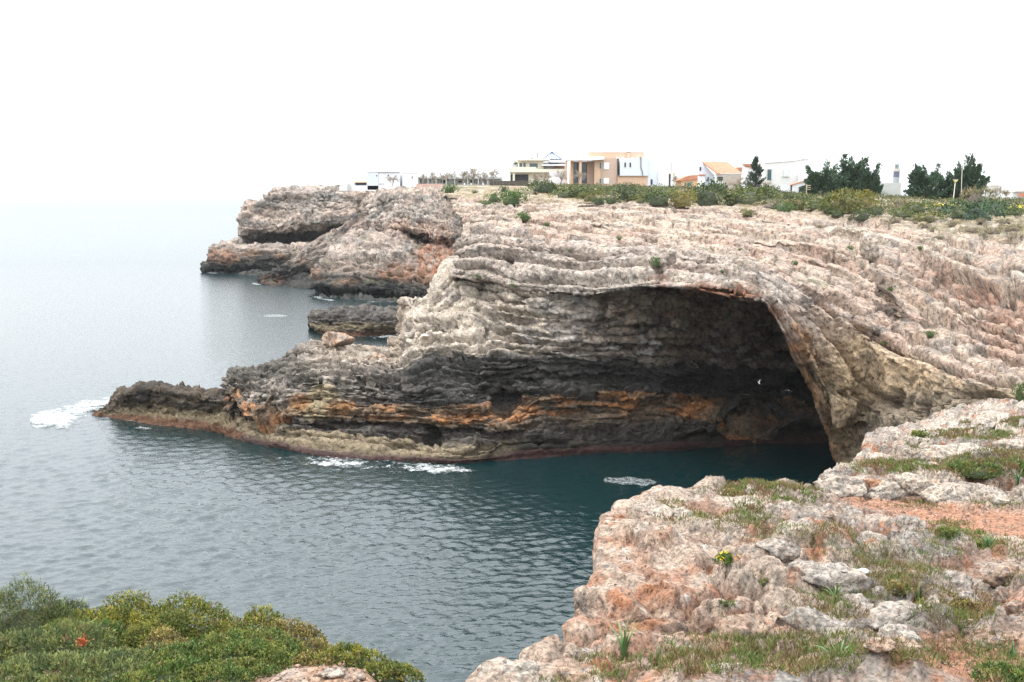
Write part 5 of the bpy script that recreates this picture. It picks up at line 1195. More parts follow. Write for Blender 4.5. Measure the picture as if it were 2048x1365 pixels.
# white scrap
p, n_ = on('C', 1725, 1150, 6)
bm = bmesh.new(); bmesh.ops.create_icosphere(bm, subdivisions=2, radius=0.055)
for v in bm.verts: v.co = Vector((v.co.x*1.5*(1+random.uniform(-.3, .3)), v.co.y, v.co.z*0.7*(1+random.uniform(-.4, .4))))
me = bpy.data.meshes.new('litter'); bm.to_mesh(me); bm.free()
o = link('litter', me, flat_mat('white_paper', (0.75, 0.75, 0.74))); o.location = p+np.array([0, 0, 0.05]); tag(o, 'crumpled white scrap lying by the grey domed boulder', 'litter')
# white stones on the nose
M_whst = flat_mat('white_stone', (0.6, 0.59, 0.56))
for px, py, sx, sz, lb in ((848, 664, 0.13, 0.17, 'upper small white stone on the ledge left of the cave'), (851, 674, 0.3, 0.10, 'lower flat white stone on the ledge left of the cave')):
    p, n_ = on('B', px, py, 6); me = rock_blob(1200+py, sx, sx*0.8, sz, 0.15, res=10, pal=((0.75, 0.74, 0.71),)*3)
    o = link('white_stone', me, M_whst); o.location = p+np.array([0, -0.2, 0.1]); tag(o, lb, 'stone', 'white stones on the ledge')
# ---------------------------------------------------------------- surf
mfoam, t, pp = new_mat('foam'); pp.inputs['Base Color'].default_value = (0.50, 0.52, 0.52, 1); pp.inputs['Roughness'].default_value = 0.9
n, l = t.nodes.new, t.links.new                                          # bubbles thin out towards the rim: the water shows through
fa = n('ShaderNodeAttribute'); fa.attribute_name = 'col'; ftc = n('ShaderNodeTexCoord'); fn = n('ShaderNodeTexNoise'); fn.inputs['Scale'].default_value = 3.2; fn.inputs['Detail'].default_value = 7; fn.inputs['Roughness'].default_value = 0.75
l(ftc.outputs['Object'], fn.inputs['Vector']); fs = n('ShaderNodeMath'); fs.operation = 'SUBTRACT'; l(fa.outputs['Fac'], fs.inputs[0])
fr = n('ShaderNodeMapRange'); fr.inputs[1].default_value = 0.25; fr.inputs[2].default_value = 0.75; fr.inputs[3].default_value = 0.75; fr.inputs[4].default_value = 0.0; l(fn.outputs['Fac'], fr.inputs[0]); l(fr.outputs[0], fs.inputs[1])
fm = n('ShaderNodeMapRange'); fm.inputs[1].default_value = -0.05; fm.inputs[2].default_value = 0.9; l(fs.outputs[0], fm.inputs[0]); l(fm.outputs[0], pp.inputs['Alpha'])
def foam(name, px0, px1, py0, py1, mask, label, thr, seed, sc=(1.6, 0.8, 1), res=(260, 90), kind='stuff', cat=None, lift=0.035):
    ys = np.linspace(py0, py1, res[1]); xs = np.linspace(px0, px1, res[0]); X, Y = np.meshgrid(xs, ys)
    a = (X-CX)/F; b = (CY-Y)/F; dy = cT+b*sT; dz = -sT+b*cT; t_ = -EYE/dz
    P = np.stack([a*t_, dy*t_, 0*t_], -1)
    n = fbm(P, sc, 4, seed)+0.5*fbm(P, np.array(sc)*0.3, 3, seed+4, ridged=True)*0.5
    if kind == 'stuff': n = 1.5*n+0.9*fbm(P, np.array(sc)*0.35, 4, seed+8)-0.35*np.abs(fbm(P, np.array(sc)*0.6, 3, seed+9))
    k = mask(X, Y)+n*0.8
    thr = thr-0.2; dens = np.clip((k-thr)*(0.9 if kind == 'stuff' else 0.75), 0, 1 if kind == 'stuff' else 0.5)
    P[..., 2] = waves(P[..., 0], P[..., 1])+lift+0.10*np.clip(k-thr, 0, 0.6)*(kind == 'stuff')
    fc = grid_faces(res[1], res[0]); keep = (k.reshape(-1)[fc] > thr).mean(1) > 0.6; fc = fc[keep]
    used = np.unique(fc); mp_ = np.zeros(P.size//3, int); mp_[used] = np.arange(len(used))
    o = link(name, np_mesh(name, P.reshape(-1, 3)[used], mp_[fc], np.repeat(dens.reshape(-1)[used][:, None], 3, 1)), mfoam); tag(o, label, cat, kind=kind)
    return o
foam('surf', 60, 330, 785, 880, lambda X, Y: ell(X, Y, 165, 818, 85, 14, -14, .95)*1.15+ell(X, Y, 105, 846, 42, 15, 10, .95)*1.2+ell(X, Y, 250, 850, 110, 9, 6, .6)*0.45, 'white surf breaking at the tip of the low rock shelf', 0.62, 1301)
foam('surf', 520, 980, 895, 965, lambda X, Y: ell(X, Y, 760, 934, 190, 14, 2, .8)*0.68+ell(X, Y, 660, 922, 60, 12, 5, .6)*0.5+ell(X, Y, 880, 940, 60, 8, 2, .6)*0.6, 'broken white surf along the foot of the rock nose', 0.66, 1311, sc=(1.0, 0.9, 1), res=(420, 110))
foam('foam_patch', 1190, 1335, 950, 978, lambda X, Y: ell(X, Y, 1260, 963.5, 54, 7.5, 3, .12)*1.6-0.25, 'pale flat foam patch drifting in the dark bay', 0.62, 1321, sc=(2.5, 1.5, 1), res=(160, 60), kind='thing', cat='foam')
foam('foam_patch', 510, 590, 624, 642, lambda X, Y: ell(X, Y, 550, 632.5, 26, 3.2, 0, .2)*1.6-0.25, 'small pale foam patch on the sea before the far cliffs', 0.62, 1331, sc=(5, 4, 1), res=(90, 40), kind='thing', cat='foam')
foam('surf', 395, 460, 538, 552, lambda X, Y: ell(X, Y, 422, 545.5, 16, 2.6, 4, .5), 'thin white surf line at the tip of the farthest cliff', 0.6, 1341, sc=(6, 6, 1), res=(90, 36))
foam('surf', 500, 900, 562, 616, lambda X, Y: ell(X, Y, 513, 569, 12, 3, 8, .5)+ell(X, Y, 640, 597, 28, 3, 12, .5)*.8+ell(X, Y, 720, 603, 60, 2.2, 2, .5)*.7, 'thin white surf under the middle far cliffs', 0.6, 1351, sc=(6, 6, 1), res=(320, 60))
foam('surf', 690, 830, 664, 690, lambda X, Y: ell(X, Y, 770, 674, 50, 5, 0, .6)*.8, 'white wash around the rock islet', 0.62, 1361, sc=(3, 3, 1), res=(140, 40))
# ---------------------------------------------------------------- gulls
M_gull = flat_mat('white_feathers', (0.80, 0.80, 0.79), noise=0.03); M_tip = flat_mat('grey_feathers', (0.30, 0.31, 0.33))
def gull(px, py, Y, span, body_dir, wing_up, label):
    """one continuous bird: body spindle with tail and two bent wings"""
    bm = bmesh.new(); L_ = span*0.42
    prof = [(-0.55, 0.012), (-0.46, 0.05), (-0.38, 0.052), (-0.28, 0.075), (-0.05, 0.105), (0.2, 0.085), (0.4, 0.04), (0.5, 0.025), (0.62, 0.012)]
    rings = []
    for x, r in prof:
        rings.append([bm.verts.new((x*L_, math.cos(a)*r*L_*1.5*(2.2 if x > 0.55 else 1), math.sin(a)*r*L_*1.5)) for a in [k*math.pi/4 for k in range(8)]])
    for a_, b_ in zip(rings, rings[1:]):
        for k in range(8): bm.faces.new((a_[k], a_[(k+1) % 8], b_[(k+1) % 8], b_[k]))
    bm.faces.new(rings[0][::-1]); bm.faces.new(rings[-1])
    for s_, up_ in zip((1, -1), wing_up):
        st = []
        for t, sweep, ch in ((0, 0, 0.30), (0.25, -0.05, 0.32), (0.5, -0.10, 0.27), (0.75, 0.06, 0.18), (1.0, 0.26, 0.03)):
            y = s_*(0.04*span+t*span*0.5*math.cos(up_)); z = t*span*0.5*math.sin(up_)*(1 if t < .55 else 0.85)+0.03*span*(t > 0.2)
            c_ = ch*L_
            st.append([bm.verts.new(((sweep-0.15)*L_-c_*0.35, y, z)), bm.verts.new(((sweep-0.15)*L_, y, z+0.015*span*(1-t))), bm.verts.new(((sweep-0.15)*L_+c_*0.65, y, z)), bm.verts.new(((sweep-0.15)*L_, y, z-0.012*span*(1-t)))])
        for a_, b_ in zip(st, st[1:]):
            for k in range(4): bm.faces.new((a_[k], a_[(k+1) % 4], b_[(k+1) % 4], b_[k]))
    bmesh.ops.recalc_face_normals(bm, faces=bm.faces)
    me = bpy.data.meshes.new('gull'); bm.to_mesh(me); bm.free()
    for q in me.polygons: q.use_smooth = True
    o = link('gull', me, M_gull); o.location = at(px, py, Y); o.rotation_euler = body_dir; tag(o, label, 'bird', 'gulls flying in the cave mouth'); return o
gull(1518, 766, 74, 0.64, (0.5, R(35), R(-60)), (1.15, 1.35), 'upper white gull with raised wings before the dark cave wall')
gull(1577, 781, 74, 0.62, (R(10), R(5), R(75)), (-0.35, -0.25), 'lower white gull gliding with drooped wings before the cave wall')
# ================================================================== BUILDINGS
W_white = flat_mat('white_render', (0.66, 0.67, 0.68), noise=0.05, scale=0.8); W_shade = flat_mat('shaded_white_render', (0.56, 0.60, 0.66), noise=0.04, scale=0.8)  # W_shade is the white render with shade mixed into its colour
W_cream = flat_mat('cream_render', (0.66, 0.62, 0.51), noise=0.05, scale=0.8); W_pale = flat_mat('pale_grey_render', (0.50, 0.51, 0.48), noise=0.06, scale=0.8)
M_conc = flat_mat('concrete', (0.45, 0.42, 0.38), noise=0.15); M_ochre = flat_mat('ochre_render', (0.55, 0.36, 0.21), noise=0.08)
M_dark = flat_mat('dark_opening', (0.045, 0.045, 0.05), noise=0.2); M_frame = flat_mat('window_frame', (0.55, 0.55, 0.54), noise=0.03); M_metal = flat_mat('dark_metal', (0.10, 0.10, 0.11), noise=0.1)
M_pink = flat_mat('pink_stone_wall', (0.46, 0.31, 0.25), noise=0.25, scale=4); M_fence = flat_mat('fence_screen', (0.085, 0.07, 0.058), noise=0.35, scale=2.5); M_post = flat_mat('pale_post', (0.62, 0.58, 0.48))
M_wood = flat_mat('weathered_wood', (0.40, 0.32, 0.22), noise=0.25); M_green_door = flat_mat('green_shutter', (0.07, 0.16, 0.15)); M_shut = flat_mat('white_shutter', (0.78, 0.78, 0.78), noise=0.03)
M_blueband = flat_mat('blue_grey_band', (0.07, 0.08, 0.14), noise=0.05); M_lamp = flat_mat('lamp_glass', (0.62, 0.58, 0.20))
mg_, t, pp = new_mat('window_glass'); pp.inputs['Base Color'].default_value = (0.06, 0.10, 0.11, 1); pp.inputs['Roughness'].default_value = 0.08; pp.inputs['Specular IOR Level'].default_value = 0.6
mg2, t, pp = new_mat('skylight_glass'); pp.inputs['Base Color'].default_value = (0.40, 0.52, 0.58, 1); pp.inputs['Roughness'].default_value = 0.15
def course_mat(name, c1, c2, bw, bh, mortar):
    m, t, p = new_mat(name); n, l = t.nodes.new, t.links.new
    tc = n('ShaderNodeTexCoord'); mp = n('ShaderNodeMapping'); mp.inputs['Rotation'].default_value = (R(90), 0, 0)
    br = n('ShaderNodeTexBrick'); br.inputs['Color1'].default_value = (*c1, 1); br.inputs['Color2'].default_value = (*c2, 1); br.inputs['Mortar'].default_value = (*mortar, 1)
    br.inputs['Scale'].default_value = 1.0; br.inputs['Brick Width'].default_value = bw; br.inputs['Row Height'].default_value = bh; br.inputs['Mortar Size'].default_value = 0.02
    l(tc.outputs['Object'], mp.inputs[0]); l(mp.outputs[0], br.inputs['Vector']); l(br.outputs['Color'], p.inputs['Base Color']); p.inputs['Roughness'].default_value = 0.85
    return m
M_brick = course_mat('pink_brick', (0.45, 0.31, 0.235), (0.50, 0.36, 0.275), 0.5, 0.16, (0.45, 0.36, 0.30)); M_peach = course_mat('peach_brick', (0.52, 0.34, 0.23), (0.56, 0.38, 0.26), 0.5, 0.16, (0.52, 0.38, 0.28))
M_block = course_mat('white_block', (0.56, 0.57, 0.55), (0.60, 0.60, 0.58), 0.8, 0.35, (0.50, 0.50, 0.48))
M_tile = flat_mat('clay_tiles', (0.42, 0.19, 0.12), noise=0.35, scale=5.0)
BX = np.array([(0, 1, 3, 2), (4, 6, 7, 5), (0, 4, 5, 1), (2, 3, 7, 6), (0, 2, 6, 4), (1, 5, 7, 3)])
class House:
    """parts are given in survey positions at the depth of the front wall"""
    def __init__(s, name, label, cat, px, py, D, group=None):
        s.D = D; s.o = at(px, py, D); s.root = empty(name, s.o); tag(s.root, label, cat, group)
    def X(s, px, d=0): return at(px, 380, s.D)[0]-s.o[0]
    def Z(s, py): return at(1024, py, s.D)[2]-s.o[2]
    def mesh(s, name, V, faces, mat, parent=None):
        me = bpy.data.meshes.new(name); me.from_pydata([tuple(map(float, v)) for v in V], [], [tuple(map(int, f)) for f in faces]); me.update()
        bm = bmesh.new(); bm.from_mesh(me); bmesh.ops.recalc_face_normals(bm, faces=bm.faces); bm.to_mesh(me); bm.free()
        return link(name, me, mat, parent or s.root)
    def box(s, name, p0, p1, t, b, mat, d0=0.0, d1=7.0, parent=None):
        xs, ys, zs = (s.X(p0), s.X(p1)), (d0, d1), (s.Z(b), s.Z(t))
        V = [(x, y, z) for x in xs for y in ys for z in zs]
        return s.mesh(name, V, BX, mat, parent)
    def ext(s, name, pts, mat, d0, d1, parent=None):
        """outline (px,py) extruded from d0 to d1"""
        n = len(pts); V = [(s.X(x), d, s.Z(y)) for d in (d0, d1) for x, y in pts]
        f = [tuple(range(n)), tuple(range(2*n-1, n-1, -1))]+[(k, (k+1) % n, n+(k+1) % n, n+k) for k in range(n)]
        return s.mesh(name, V, f, mat, parent)
    def win(s, p0, p1, t, b, d=0.0, frame=None, glass=None, name='window'):
        w_ = self_w = max((p1-p0)*0.10, 0.45)
        o = s.box(name, p0, p1, t, b, frame or M_frame, d-0.10, d+0.02)
        s.box('pane', p0+w_, p1-w_, t+w_, b-w_, glass or mg_, d-0.13, d-0.06, parent=o); return o
    def bars(s, name, segs, r, mat, parent=None):
        parts = []
        for p, q in segs:
            V, f = tube([p, (np.array(p)+np.array(q))/2, q], [r]*3, 5); parts.append((V, f, np.zeros((len(V), 3))))
        V, f, _ = join(parts); return s.mesh(name, V, f, mat, parent)
    def P(s, px, py, d=0.0): return np.array([s.X(px), d, s.Z(py)])
def antenna(h, px, top, base, d=2.0, arms=True):
    sg = [(h.P(px, base, d), h.P(px, top, d))]
    if arms:
        for k in range(4): sg.append((h.P(px-3-k*0.7, top+1+k*2.4, d), h.P(px+4-k*0.4, top+0.6+k*2.4, d)))
    h.bars('antenna', sg, 0.03, M_metal)
G1 = 'white houses on the far cliff top'; G2 = 'villas behind the scrub'
D0 = 236
h = House('white_house', 'low flat roofed white house with an orange edged dark porch at the far left', 'house', 710, 377, 246, G1)
h.box('wall', 687, 736, 363, 382, W_white, 0, 6); p_ = h.box('porch', 711, 733, 366.5, 370.5, M_dark, -0.12, 0.3); h.ext('awning', [(709, 366.2), (712, 363.6), (733, 363.4), (734, 365.4), (711, 366.4)], M_ochre, -0.9, -0.15); h.box('garden_wall', 683, 799, 372, 382, W_white, -3.0, -2.6); h.box('post', 699.5, 704.5, 369, 382, M_conc, -3.6, -3.1)
h = House('white_house', 'two storey white block house with two tiny dark windows and a bluish left end', 'house', 768, 375, 243, G1)
h.box('wall', 735, 757, 344, 380, W_shade, 0, 7); h.box('wall', 757.1, 800, 344.6, 380, W_white, 0.25, 7); h.box('roof_edge', 734.6, 800.4, 343.6, 344.5, M_conc, -0.1, 7.1)
h.win(752.4, 755.2, 350, 353.4, 0, glass=M_dark); h.win(775.4, 778.6, 349.6, 353.4, 0.25, glass=M_dark); h.box('vent', 758.5, 763.5, 367.2, 369.2, M_conc, 0.1, 0.3); h.box('vent', 765, 769, 367.4, 369.4, M_conc, 0.1, 0.3)
h = House('white_house', 'cream white cube house with one narrow dark window left of the veranda', 'house', 822, 372, 242, G1)
h.box('wall', 805.5, 836, 346.5, 378, W_white, 0, 7); h.box('roof_edge', 805.2, 836.3, 346, 346.8, W_cream, -0.1, 7.1); h.win(823.5, 826, 352.5, 358, 0, glass=M_dark)
h = House('veranda_house', 'long low white house with a pillared veranda behind bare trees', 'house', 915, 371, 244, G1)
h.box('wall', 836.3, 1004, 357, 378, W_shade, 1.5, 7); h.box('roof', 829, 1005, 353.4, 355.6, W_white, -1.5, 7.1)
for x_ in (839, 857, 873, 893, 910, 936, 957, 976): h.box('pillar', x_-0.6, x_+0.6, 355.8, 376, M_post, -1.2, -0.9)
for x0, x1, t_, b_ in ((881.5, 891, 359, 367), (915.5, 928, 360.5, 366.5), (940, 949.5, 360.5, 367)): h.win(x0, x1, t_, b_, 1.5, glass=M_dark)
antenna(h, 903, 331, 354)
o = House('terrace_wall', 'low pinkish stone wall in front of the veranda house', 'wall', 858, 375, 233); o.box('wall', 833, 886, 368, 379, M_pink, 0, 0.4)
o = House('terrace_wall', 'long low pale terrace wall running from the bush to the dark fence', 'wall', 960, 374, 232); o.box('wall', 886.5, 1000, 371, 380, M_conc, 0, 0.4); o.box('coping', 886, 1058, 370.2, 370.9, M_post, -0.1, 0.5); o.box('wall', 1000.2, 1058, 373.5, 381, M_conc, 0.05, 0.4)
for x_ in (929, 942, 966): o.box('ornament', x_-1, x_+1, 366.5, 370.1, W_white, 0.1, 0.3)
o = House('garden_fence', 'dark screened garden fence below the cream villa', 'fence', 1020, 376, 231.2)
for k in range(6): o.box('panel', 980+k*12.8, 992.4+k*12.8, 362, 373.2, M_fence, 0, 0.08)
for k in range(7): o.box('post', 979.6+k*12.8-0.3, 979.6+k*12.8+0.3, 361, 377, M_metal, -0.06, 0.14)
o = House('gate_post', 'pale stone gate post at the right end of the dark fence', 'post', 1058.5, 383, 229); o.box('shaft', 1056.3, 1060.8, 366.5, 385, M_post, 0, 0.5); o.box('cap', 1055.8, 1061.4, 364.6, 366.4, M_pink, -0.06, 0.56)
# cream villa
h = House('cream_villa', 'cream modern villa with a glass pyramid skylight and wrap around balcony', 'house', 1078, 372, 240, G2)
h.box('ground_floor', 1020, 1135, 345, 380, W_cream, 1.2, 9); h.box('garage_opening', 1030, 1057, 349.4, 366, M_dark, 1.05, 1.5); h.box('side_opening', 1021.4, 1024.6, 349.4, 364, M_dark, 1.05, 1.5)
h.box('balcony', 1019, 1132, 338.5, 345, W_cream, -0.2, 9.2); h.box('balcony_rail', 1019, 1072, 334.5, 338.4, W_cream, -0.2, 0.0); h.box('column', 1026, 1029.4, 345.1, 372, W_cream, 0, 0.4)
h.box('upper_floor', 1035.5, 1087, 321.5, 338.4, W_cream, 1.0, 8); h.box('upper_floor', 1087.1, 1132, 325, 338.4, W_white, 2.0, 8)
h.box('roof', 1033.6, 1099, 318.4, 321.4, W_cream, -0.3, 8.3); h.box('roof', 1099.1, 1134, 322.5, 325, W_white, 0.6, 8.2)
h.win(1038, 1045, 325.5, 337.5, 1.0, W_cream); h.win(1046, 1052, 325, 337.6, 1.0, W_cream); h.win(1057, 1077.5, 325, 338, 1.0, W_cream); h.win(1097, 1120, 325.6, 328, 2.0)
h.ext('canopy', [(1083, 329.5), (1130, 328.8), (1130, 332), (1083, 332)], W_white, -0.6, 2.0); h.box('brick_recess', 1108, 1129, 332.4, 345, M_pink, 1.8, 2.2); h.box('white_frame', 1110, 1126, 337, 342.4, W_white, 1.65, 1.78); h.box('garden_wall', 1098, 1134, 344, 372, W_white, -2.2, -1.9)
ax_, ay_ = h.X(1105), 4.5; rr = h.X(1125.5)-h.X(1105); n = 12
ring = [(ax_+rr*math.cos(k*2*math.pi/n), ay_+rr*0.9*math.sin(k*2*math.pi/n), h.Z(318.2)) for k in range(n)]
sk = h.mesh('skylight', ring+[(ax_, ay_, h.Z(303.5))], [(k, (k+1) % n, n) for k in range(n)], mg2)
for k in range(n): h.bars('glazing_bar', [(ring[k], (ax_, ay_, h.Z(303.2))), (ring[k], ring[(k+1) % n])], 0.075, M_blueband, sk)
h.bars('skylight_cap', [((ax_, ay_, h.Z(304.5)), (ax_, ay_, h.Z(302.6)))], 0.3, M_blueband, sk)
h.bars('flue', [(h.P(1075.3, 318.5, 3), h.P(1075.3, 304.5, 3))], 0.09, M_metal); h.box('flue_base', 1073.8, 1076.8, 315.4, 318.3, M_conc, 2.8, 3.2)
h.ext('roof_vent', [(1061, 318.3), (1063, 316), (1066.5, 316.4), (1067, 318.3)], M_metal, 3, 3.5)
# palm at its left
r = empty('palm_tree', at(1034, 340, 244)); tag(r, 'small palm with drooping dark fronds at the left of the cream villa', 'tree', 'dark trees by the houses')
V, f = tube([(0, 0, -1.5), (0.05, 0, 0), (0.0, 0, 1.6)], [0.18, 0.15, 0.13], 7); link('trunk', np_mesh('trunk', V, f, np.tile(BARK, (len(V), 1))), M_leaf, r)
g = np.random.default_rng(3); parts = []
for k in range(15):
    az = k*2.4; t = np.linspace(0, 1, 26); el = g.uniform(-0.2, 0.9); ln = g.uniform(0.9, 1.4)
    P = np.stack([np.cos(az)*ln*t, np.sin(az)*ln*t, 1.6+el*ln*t-1.1*ln*t*t*0.8], -1)
    for s_ in (-1, 1):
        D = unit(np.stack([-np.sin(az)*s_+0.6*np.cos(az)+0*t, np.cos(az)*s_+0.6*np.sin(az)+0*t, -0.5+0*t], -1)); parts.append(leaf_quads(P, D, 0.34*(1-0.5*t), 0.07, np.tile((0.055, 0.075, 0.04), (26, 1))*(0.7+.6*g.random((26, 1))), g))
V, f, c = join(parts); link('crown', np_mesh('crown', V, f, c, smooth=False), M_leaf, r)
# brick villa
h = House('brick_villa', 'large brick villa with a tall white canopied portico and a white side block', 'house', 1230, 372, 232, G2)
h.box('brick_wall', 1189.5, 1235.5, 316.5, 380, M_brick, 1.5, 10); h.box('return_wall', 1176, 1189.3, 322, 380, M_brick, 3.0, 9.8); h.box('portico_back', 1143, 1175.9, 322, 380, M_peach, 4.2, 9)
h.ext('canopy', [(1131, 318.6), (1152, 314.4), (1207.5, 313.6), (1207.5, 319.6), (1180, 321.4), (1131, 321.6)], W_white, -0.8, 4.0)
for p0, p1, d_ in ((1131, 1134.6, 0.0), (1142.2, 1147.2, 1.6), (1158, 1162.6, -0.5)): h.box('column', p0, p1, 321.7, 380, M_peach, d_, d_+0.7)
w_ = h.win(1147.6, 1158, 324.6, 366, 4.1, M_metal); h.win(1163, 1176, 325, 350.4, 4.1, M_metal); h.win(1163, 1176, 351.4, 366, 4.1, M_metal)
h.box('white_panel', 1189, 1201.4, 319.7, 380, M_peach, 0.9, 1.4)
for t_, b_ in ((325, 339), (356.6, 368)):
    h.win(1199, 1203.6, t_, b_-1, 0.88, W_white); h.win(1208, 1219, t_, b_, 1.5, W_white, M_shut)
h.box('upper_storey', 1182, 1291.5, 304.6, 316.4, M_peach, 4.5, 11); h.box('upper_parapet', 1181.6, 1291.9, 303.4, 304.5, M_pink, 4.4, 11.1); h.box('chimney', 1257.3, 1262.6, 304, 316, M_peach, 3.9, 4.45); h.ext('chimney_cap', [(1256.8, 303.9), (1257.2, 302.4), (1263, 302.4), (1263.4, 303.9)], M_metal, 3.8, 4.5)
for x_ in (1238, 1248.4, 1268.6, 1279): h.box('roof_vent', x_-2, x_+2, 313.6, 316.4, M_shut, 4.1, 4.45)
h.box('white_block', 1240.5, 1296, 316.5, 351.5, W_shade, 0.6, 9.9); h.box('white_block', 1296.1, 1316.5, 317.8, 380, W_shade, 0.9, 9.8); h.box('brick_plinth', 1235.6, 1296, 352, 380, M_peach, 0.95, 9.8); h.box('plinth_edge', 1235.6, 1296.2, 351.6, 352.1, M_conc, 0.55, 1.3)
for x_ in (1250.2, 1260.4): h.win(x_-2, x_+2, 325, 334.8, 0.6, glass=M_dark)
h.bars('drain_pipe', [(h.P(1279, 314.6, 0.5), h.P(1281.3, 316, 0.42)), (h.P(1281.3, 316, 0.42), h.P(1281.5, 335, 0.42)), (h.P(1281.5, 335, 0.42), h.P(1284.6, 344, 0.42)), (h.P(1284.6, 344, 0.42), h.P(1284.8, 351.4, 0.42))], 0.09, M_metal)
h.bars('drain_pipe', [(h.P(1235.4, 317, 1.3), h.P(1235.4, 362, 1.3))], 0.07, M_metal)
h.box('white_wing', 1316.6, 1337.5, 342.5, 380, W_white, 0.3, 8); h.box('door', 1302, 1305.8, 359, 369.5, M_dark, 0.8, 1.0)
h.box('side_porch_beam', 1337.6, 1351.5, 343, 348, M_post, -0.2, 4); h.box('column', 1346.4, 1350.4, 348.1, 380, M_post, -0.1, 0.4); h.box('porch_back', 1337.7, 1346, 348.2, 380, M_metal, 3.6, 3.9); h.bars('flue', [(h.P(1345, 343, 2), h.P(1345, 326, 2))], 0.06, M_metal)
antenna(h, 1224.6, 286.5, 304, 5)
# palms behind the white wing
r = empty('palm_tree', at(1322, 345, 243)); tag(r, 'palm fronds showing above the low white wing of the brick villa', 'tree', 'dark trees by the houses')
parts = []
for k in range(9):
    az = k*2.4+0.5; t = np.linspace(0, 1, 22); P = np.stack([np.cos(az)*1.3*t, np.sin(az)*1.3*t, 0.6*t*1.3-0.9*t*t], -1)
    D = unit(np.stack([0.6*np.cos(az)+0*t, 0.6*np.sin(az)+0*t, -0.5+0*t], -1)+g.normal(size=(22, 3))*0.4); parts.append(leaf_quads(P, D, 0.4*(1-.5*t), 0.1, np.tile((0.11, 0.13, 0.10), (22, 1)), g))
V, f, c = join(parts); link('crown', np_mesh('crown', V, f, c, smooth=False), M_leaf, r); V, f = tube([(0, 0, -4), (0, 0, -2), (0, 0, 0.1)], [0.16, 0.14, 0.12], 6); link('trunk', np_mesh('trunk', V, f, np.tile(BARK, (len(V), 1))), M_leaf, r)
# ochre houses
h = House('ochre_house', 'low ochre house with a shallow tiled roof and green shutters beside the villa', 'house', 1380, 376, 250, G2)
h.box('wall', 1362, 1396, 359, 382, M_ochre, 0, 8); h.ext('roof', [(1352, 362), (1376, 351.4), (1396, 350), (1398, 358.6), (1362, 362.6)], M_tile, -0.3, 8); h.box('shutter', 1374.6, 1383, 365.4, 372, M_green_door, -0.12, 0.2); h.box('shutter', 1369, 1372, 366, 372, M_green_door, -0.12, 0.2)
# gabled house
h = House('gabled_house', 'white gabled house with a long orange tiled roof', 'house', 1440, 378, 226, G2)
h.ext('gable_wall', [(1396.4, 385), (1396.4, 331), (1403, 324.6), (1427, 350), (1427, 385)], W_shade, 0, 0.35)
xr0, xr1, xe0, xe1 = h.X(1402.6), h.X(1459), h.X(1430), h.X(1482)
V = [(xr0, 0.2, h.Z(323)), (xr1, 2.6, h.Z(324)), (xe1, -0.6, h.Z(347)), (xe0, -2.6, h.Z(347.4))]; V2 = [(x, y+0.05, z-0.28) for x, y, z in V]
h.mesh('roof', V+V2, [(0, 1, 2, 3), (4, 7, 6, 5), (0, 4, 5, 1), (1, 5, 6, 2), (2, 6, 7, 3), (3, 7, 4, 0)], M_tile)
h.box('wall', 1427.1, 1478, 349.4, 385, W_white, -2.0, 6); h.box('eaves', 1428, 1481, 347.9, 349.3, W_white, -2.4, -0.4); h.win(1397.4, 1401.6, 334, 342.4, 0, W_white, M_dark); h.win(1413.6, 1418, 354.2, 363.4, 0, W_white); h.box('opening', 1430.5, 1445, 354, 362, M_dark, -2.12, -1.9)
h.box('porch', 1395, 1407, 352, 385, W_white, -1.5, -0.1); h.box('porch_roof', 1394, 1408, 349.6, 351.9, M_tile, -1.7, 0)
o = House('garden_wall', 'grey brown rendered garden wall at the right of the gabled house', 'wall', 1462, 380, 220); o.box('wall', 1446, 1482, 350.6, 386, flat_mat('grey_render', (0.36, 0.32, 0.27), noise=0.2), 0, 0.35)
o = House('wooden_mast', 'thin leaning mast rising behind the garden wall', 'mast', 1447, 360, 221); o.bars('pole', [(o.P(1446, 375, 0), o.P(1447.4, 341.5, 0))], 0.07, M_wood)
h = House('tiled_house', 'small white house with an orange tiled roof behind the tall conifer', 'house', 1498, 360, 262, G2)
h.box('wall', 1484, 1512, 335, 385, W_white, 0, 6); h.ext('roof', [(1490, 328), (1504, 328.6), (1513, 336), (1500, 336)], M_tile, -0.6, 5); h.box('low_roof', 1474, 1486, 335, 340, M_tile, 0.5, 5); h.bars('antenna', [(h.P(1483, 341, 0), h.P(1486.4, 327, 0))], 0.05, M_wood)
# white modern house
h = House('white_modern_house', 'big white house with a roof line rising to the right and one square window', 'house', 1570, 382, 218, G2)
h.ext('wall', [(1527.6, 390), (1527.6, 326.8), (1548, 325.8), (1575, 323.6), (1614.6, 319), (1614.6, 390)], M_block, 0, 9)
h.ext('coping', [(1527.2, 326.7), (1548, 325.7), (1575, 323.5), (1615, 318.9), (1615, 318.1), (1575, 322.7), (1548, 324.9), (1527.2, 325.9)], M_conc, -0.1, 9.1)
h.win(1532.6, 1542.4, 338.4, 361.8, 0, W_pale); h.win(1564.8, 1577, 340.2, 352.4, 0, W_pale, W_shade); h.box('sill', 1563.6, 1578.2, 352.6, 353.6, W_white, -0.3, 0.1)
h.ext('annex', [(1594, 350), (1622, 352), (1630, 356), (1630, 390), (1594, 390)], W_white, -2.5, -0.1)
h.ext('garage', [(1569, 371), (1590, 364.4), (1606, 365.6), (1606, 392), (1569, 392)], W_white, -4.6, -2.6); h.ext('garage_roof', [(1568, 370.6), (1590, 363.4), (1614, 365), (1614, 366), (1590, 364.3), (1569, 371.4)], M_tile, -4.9, -2.5)
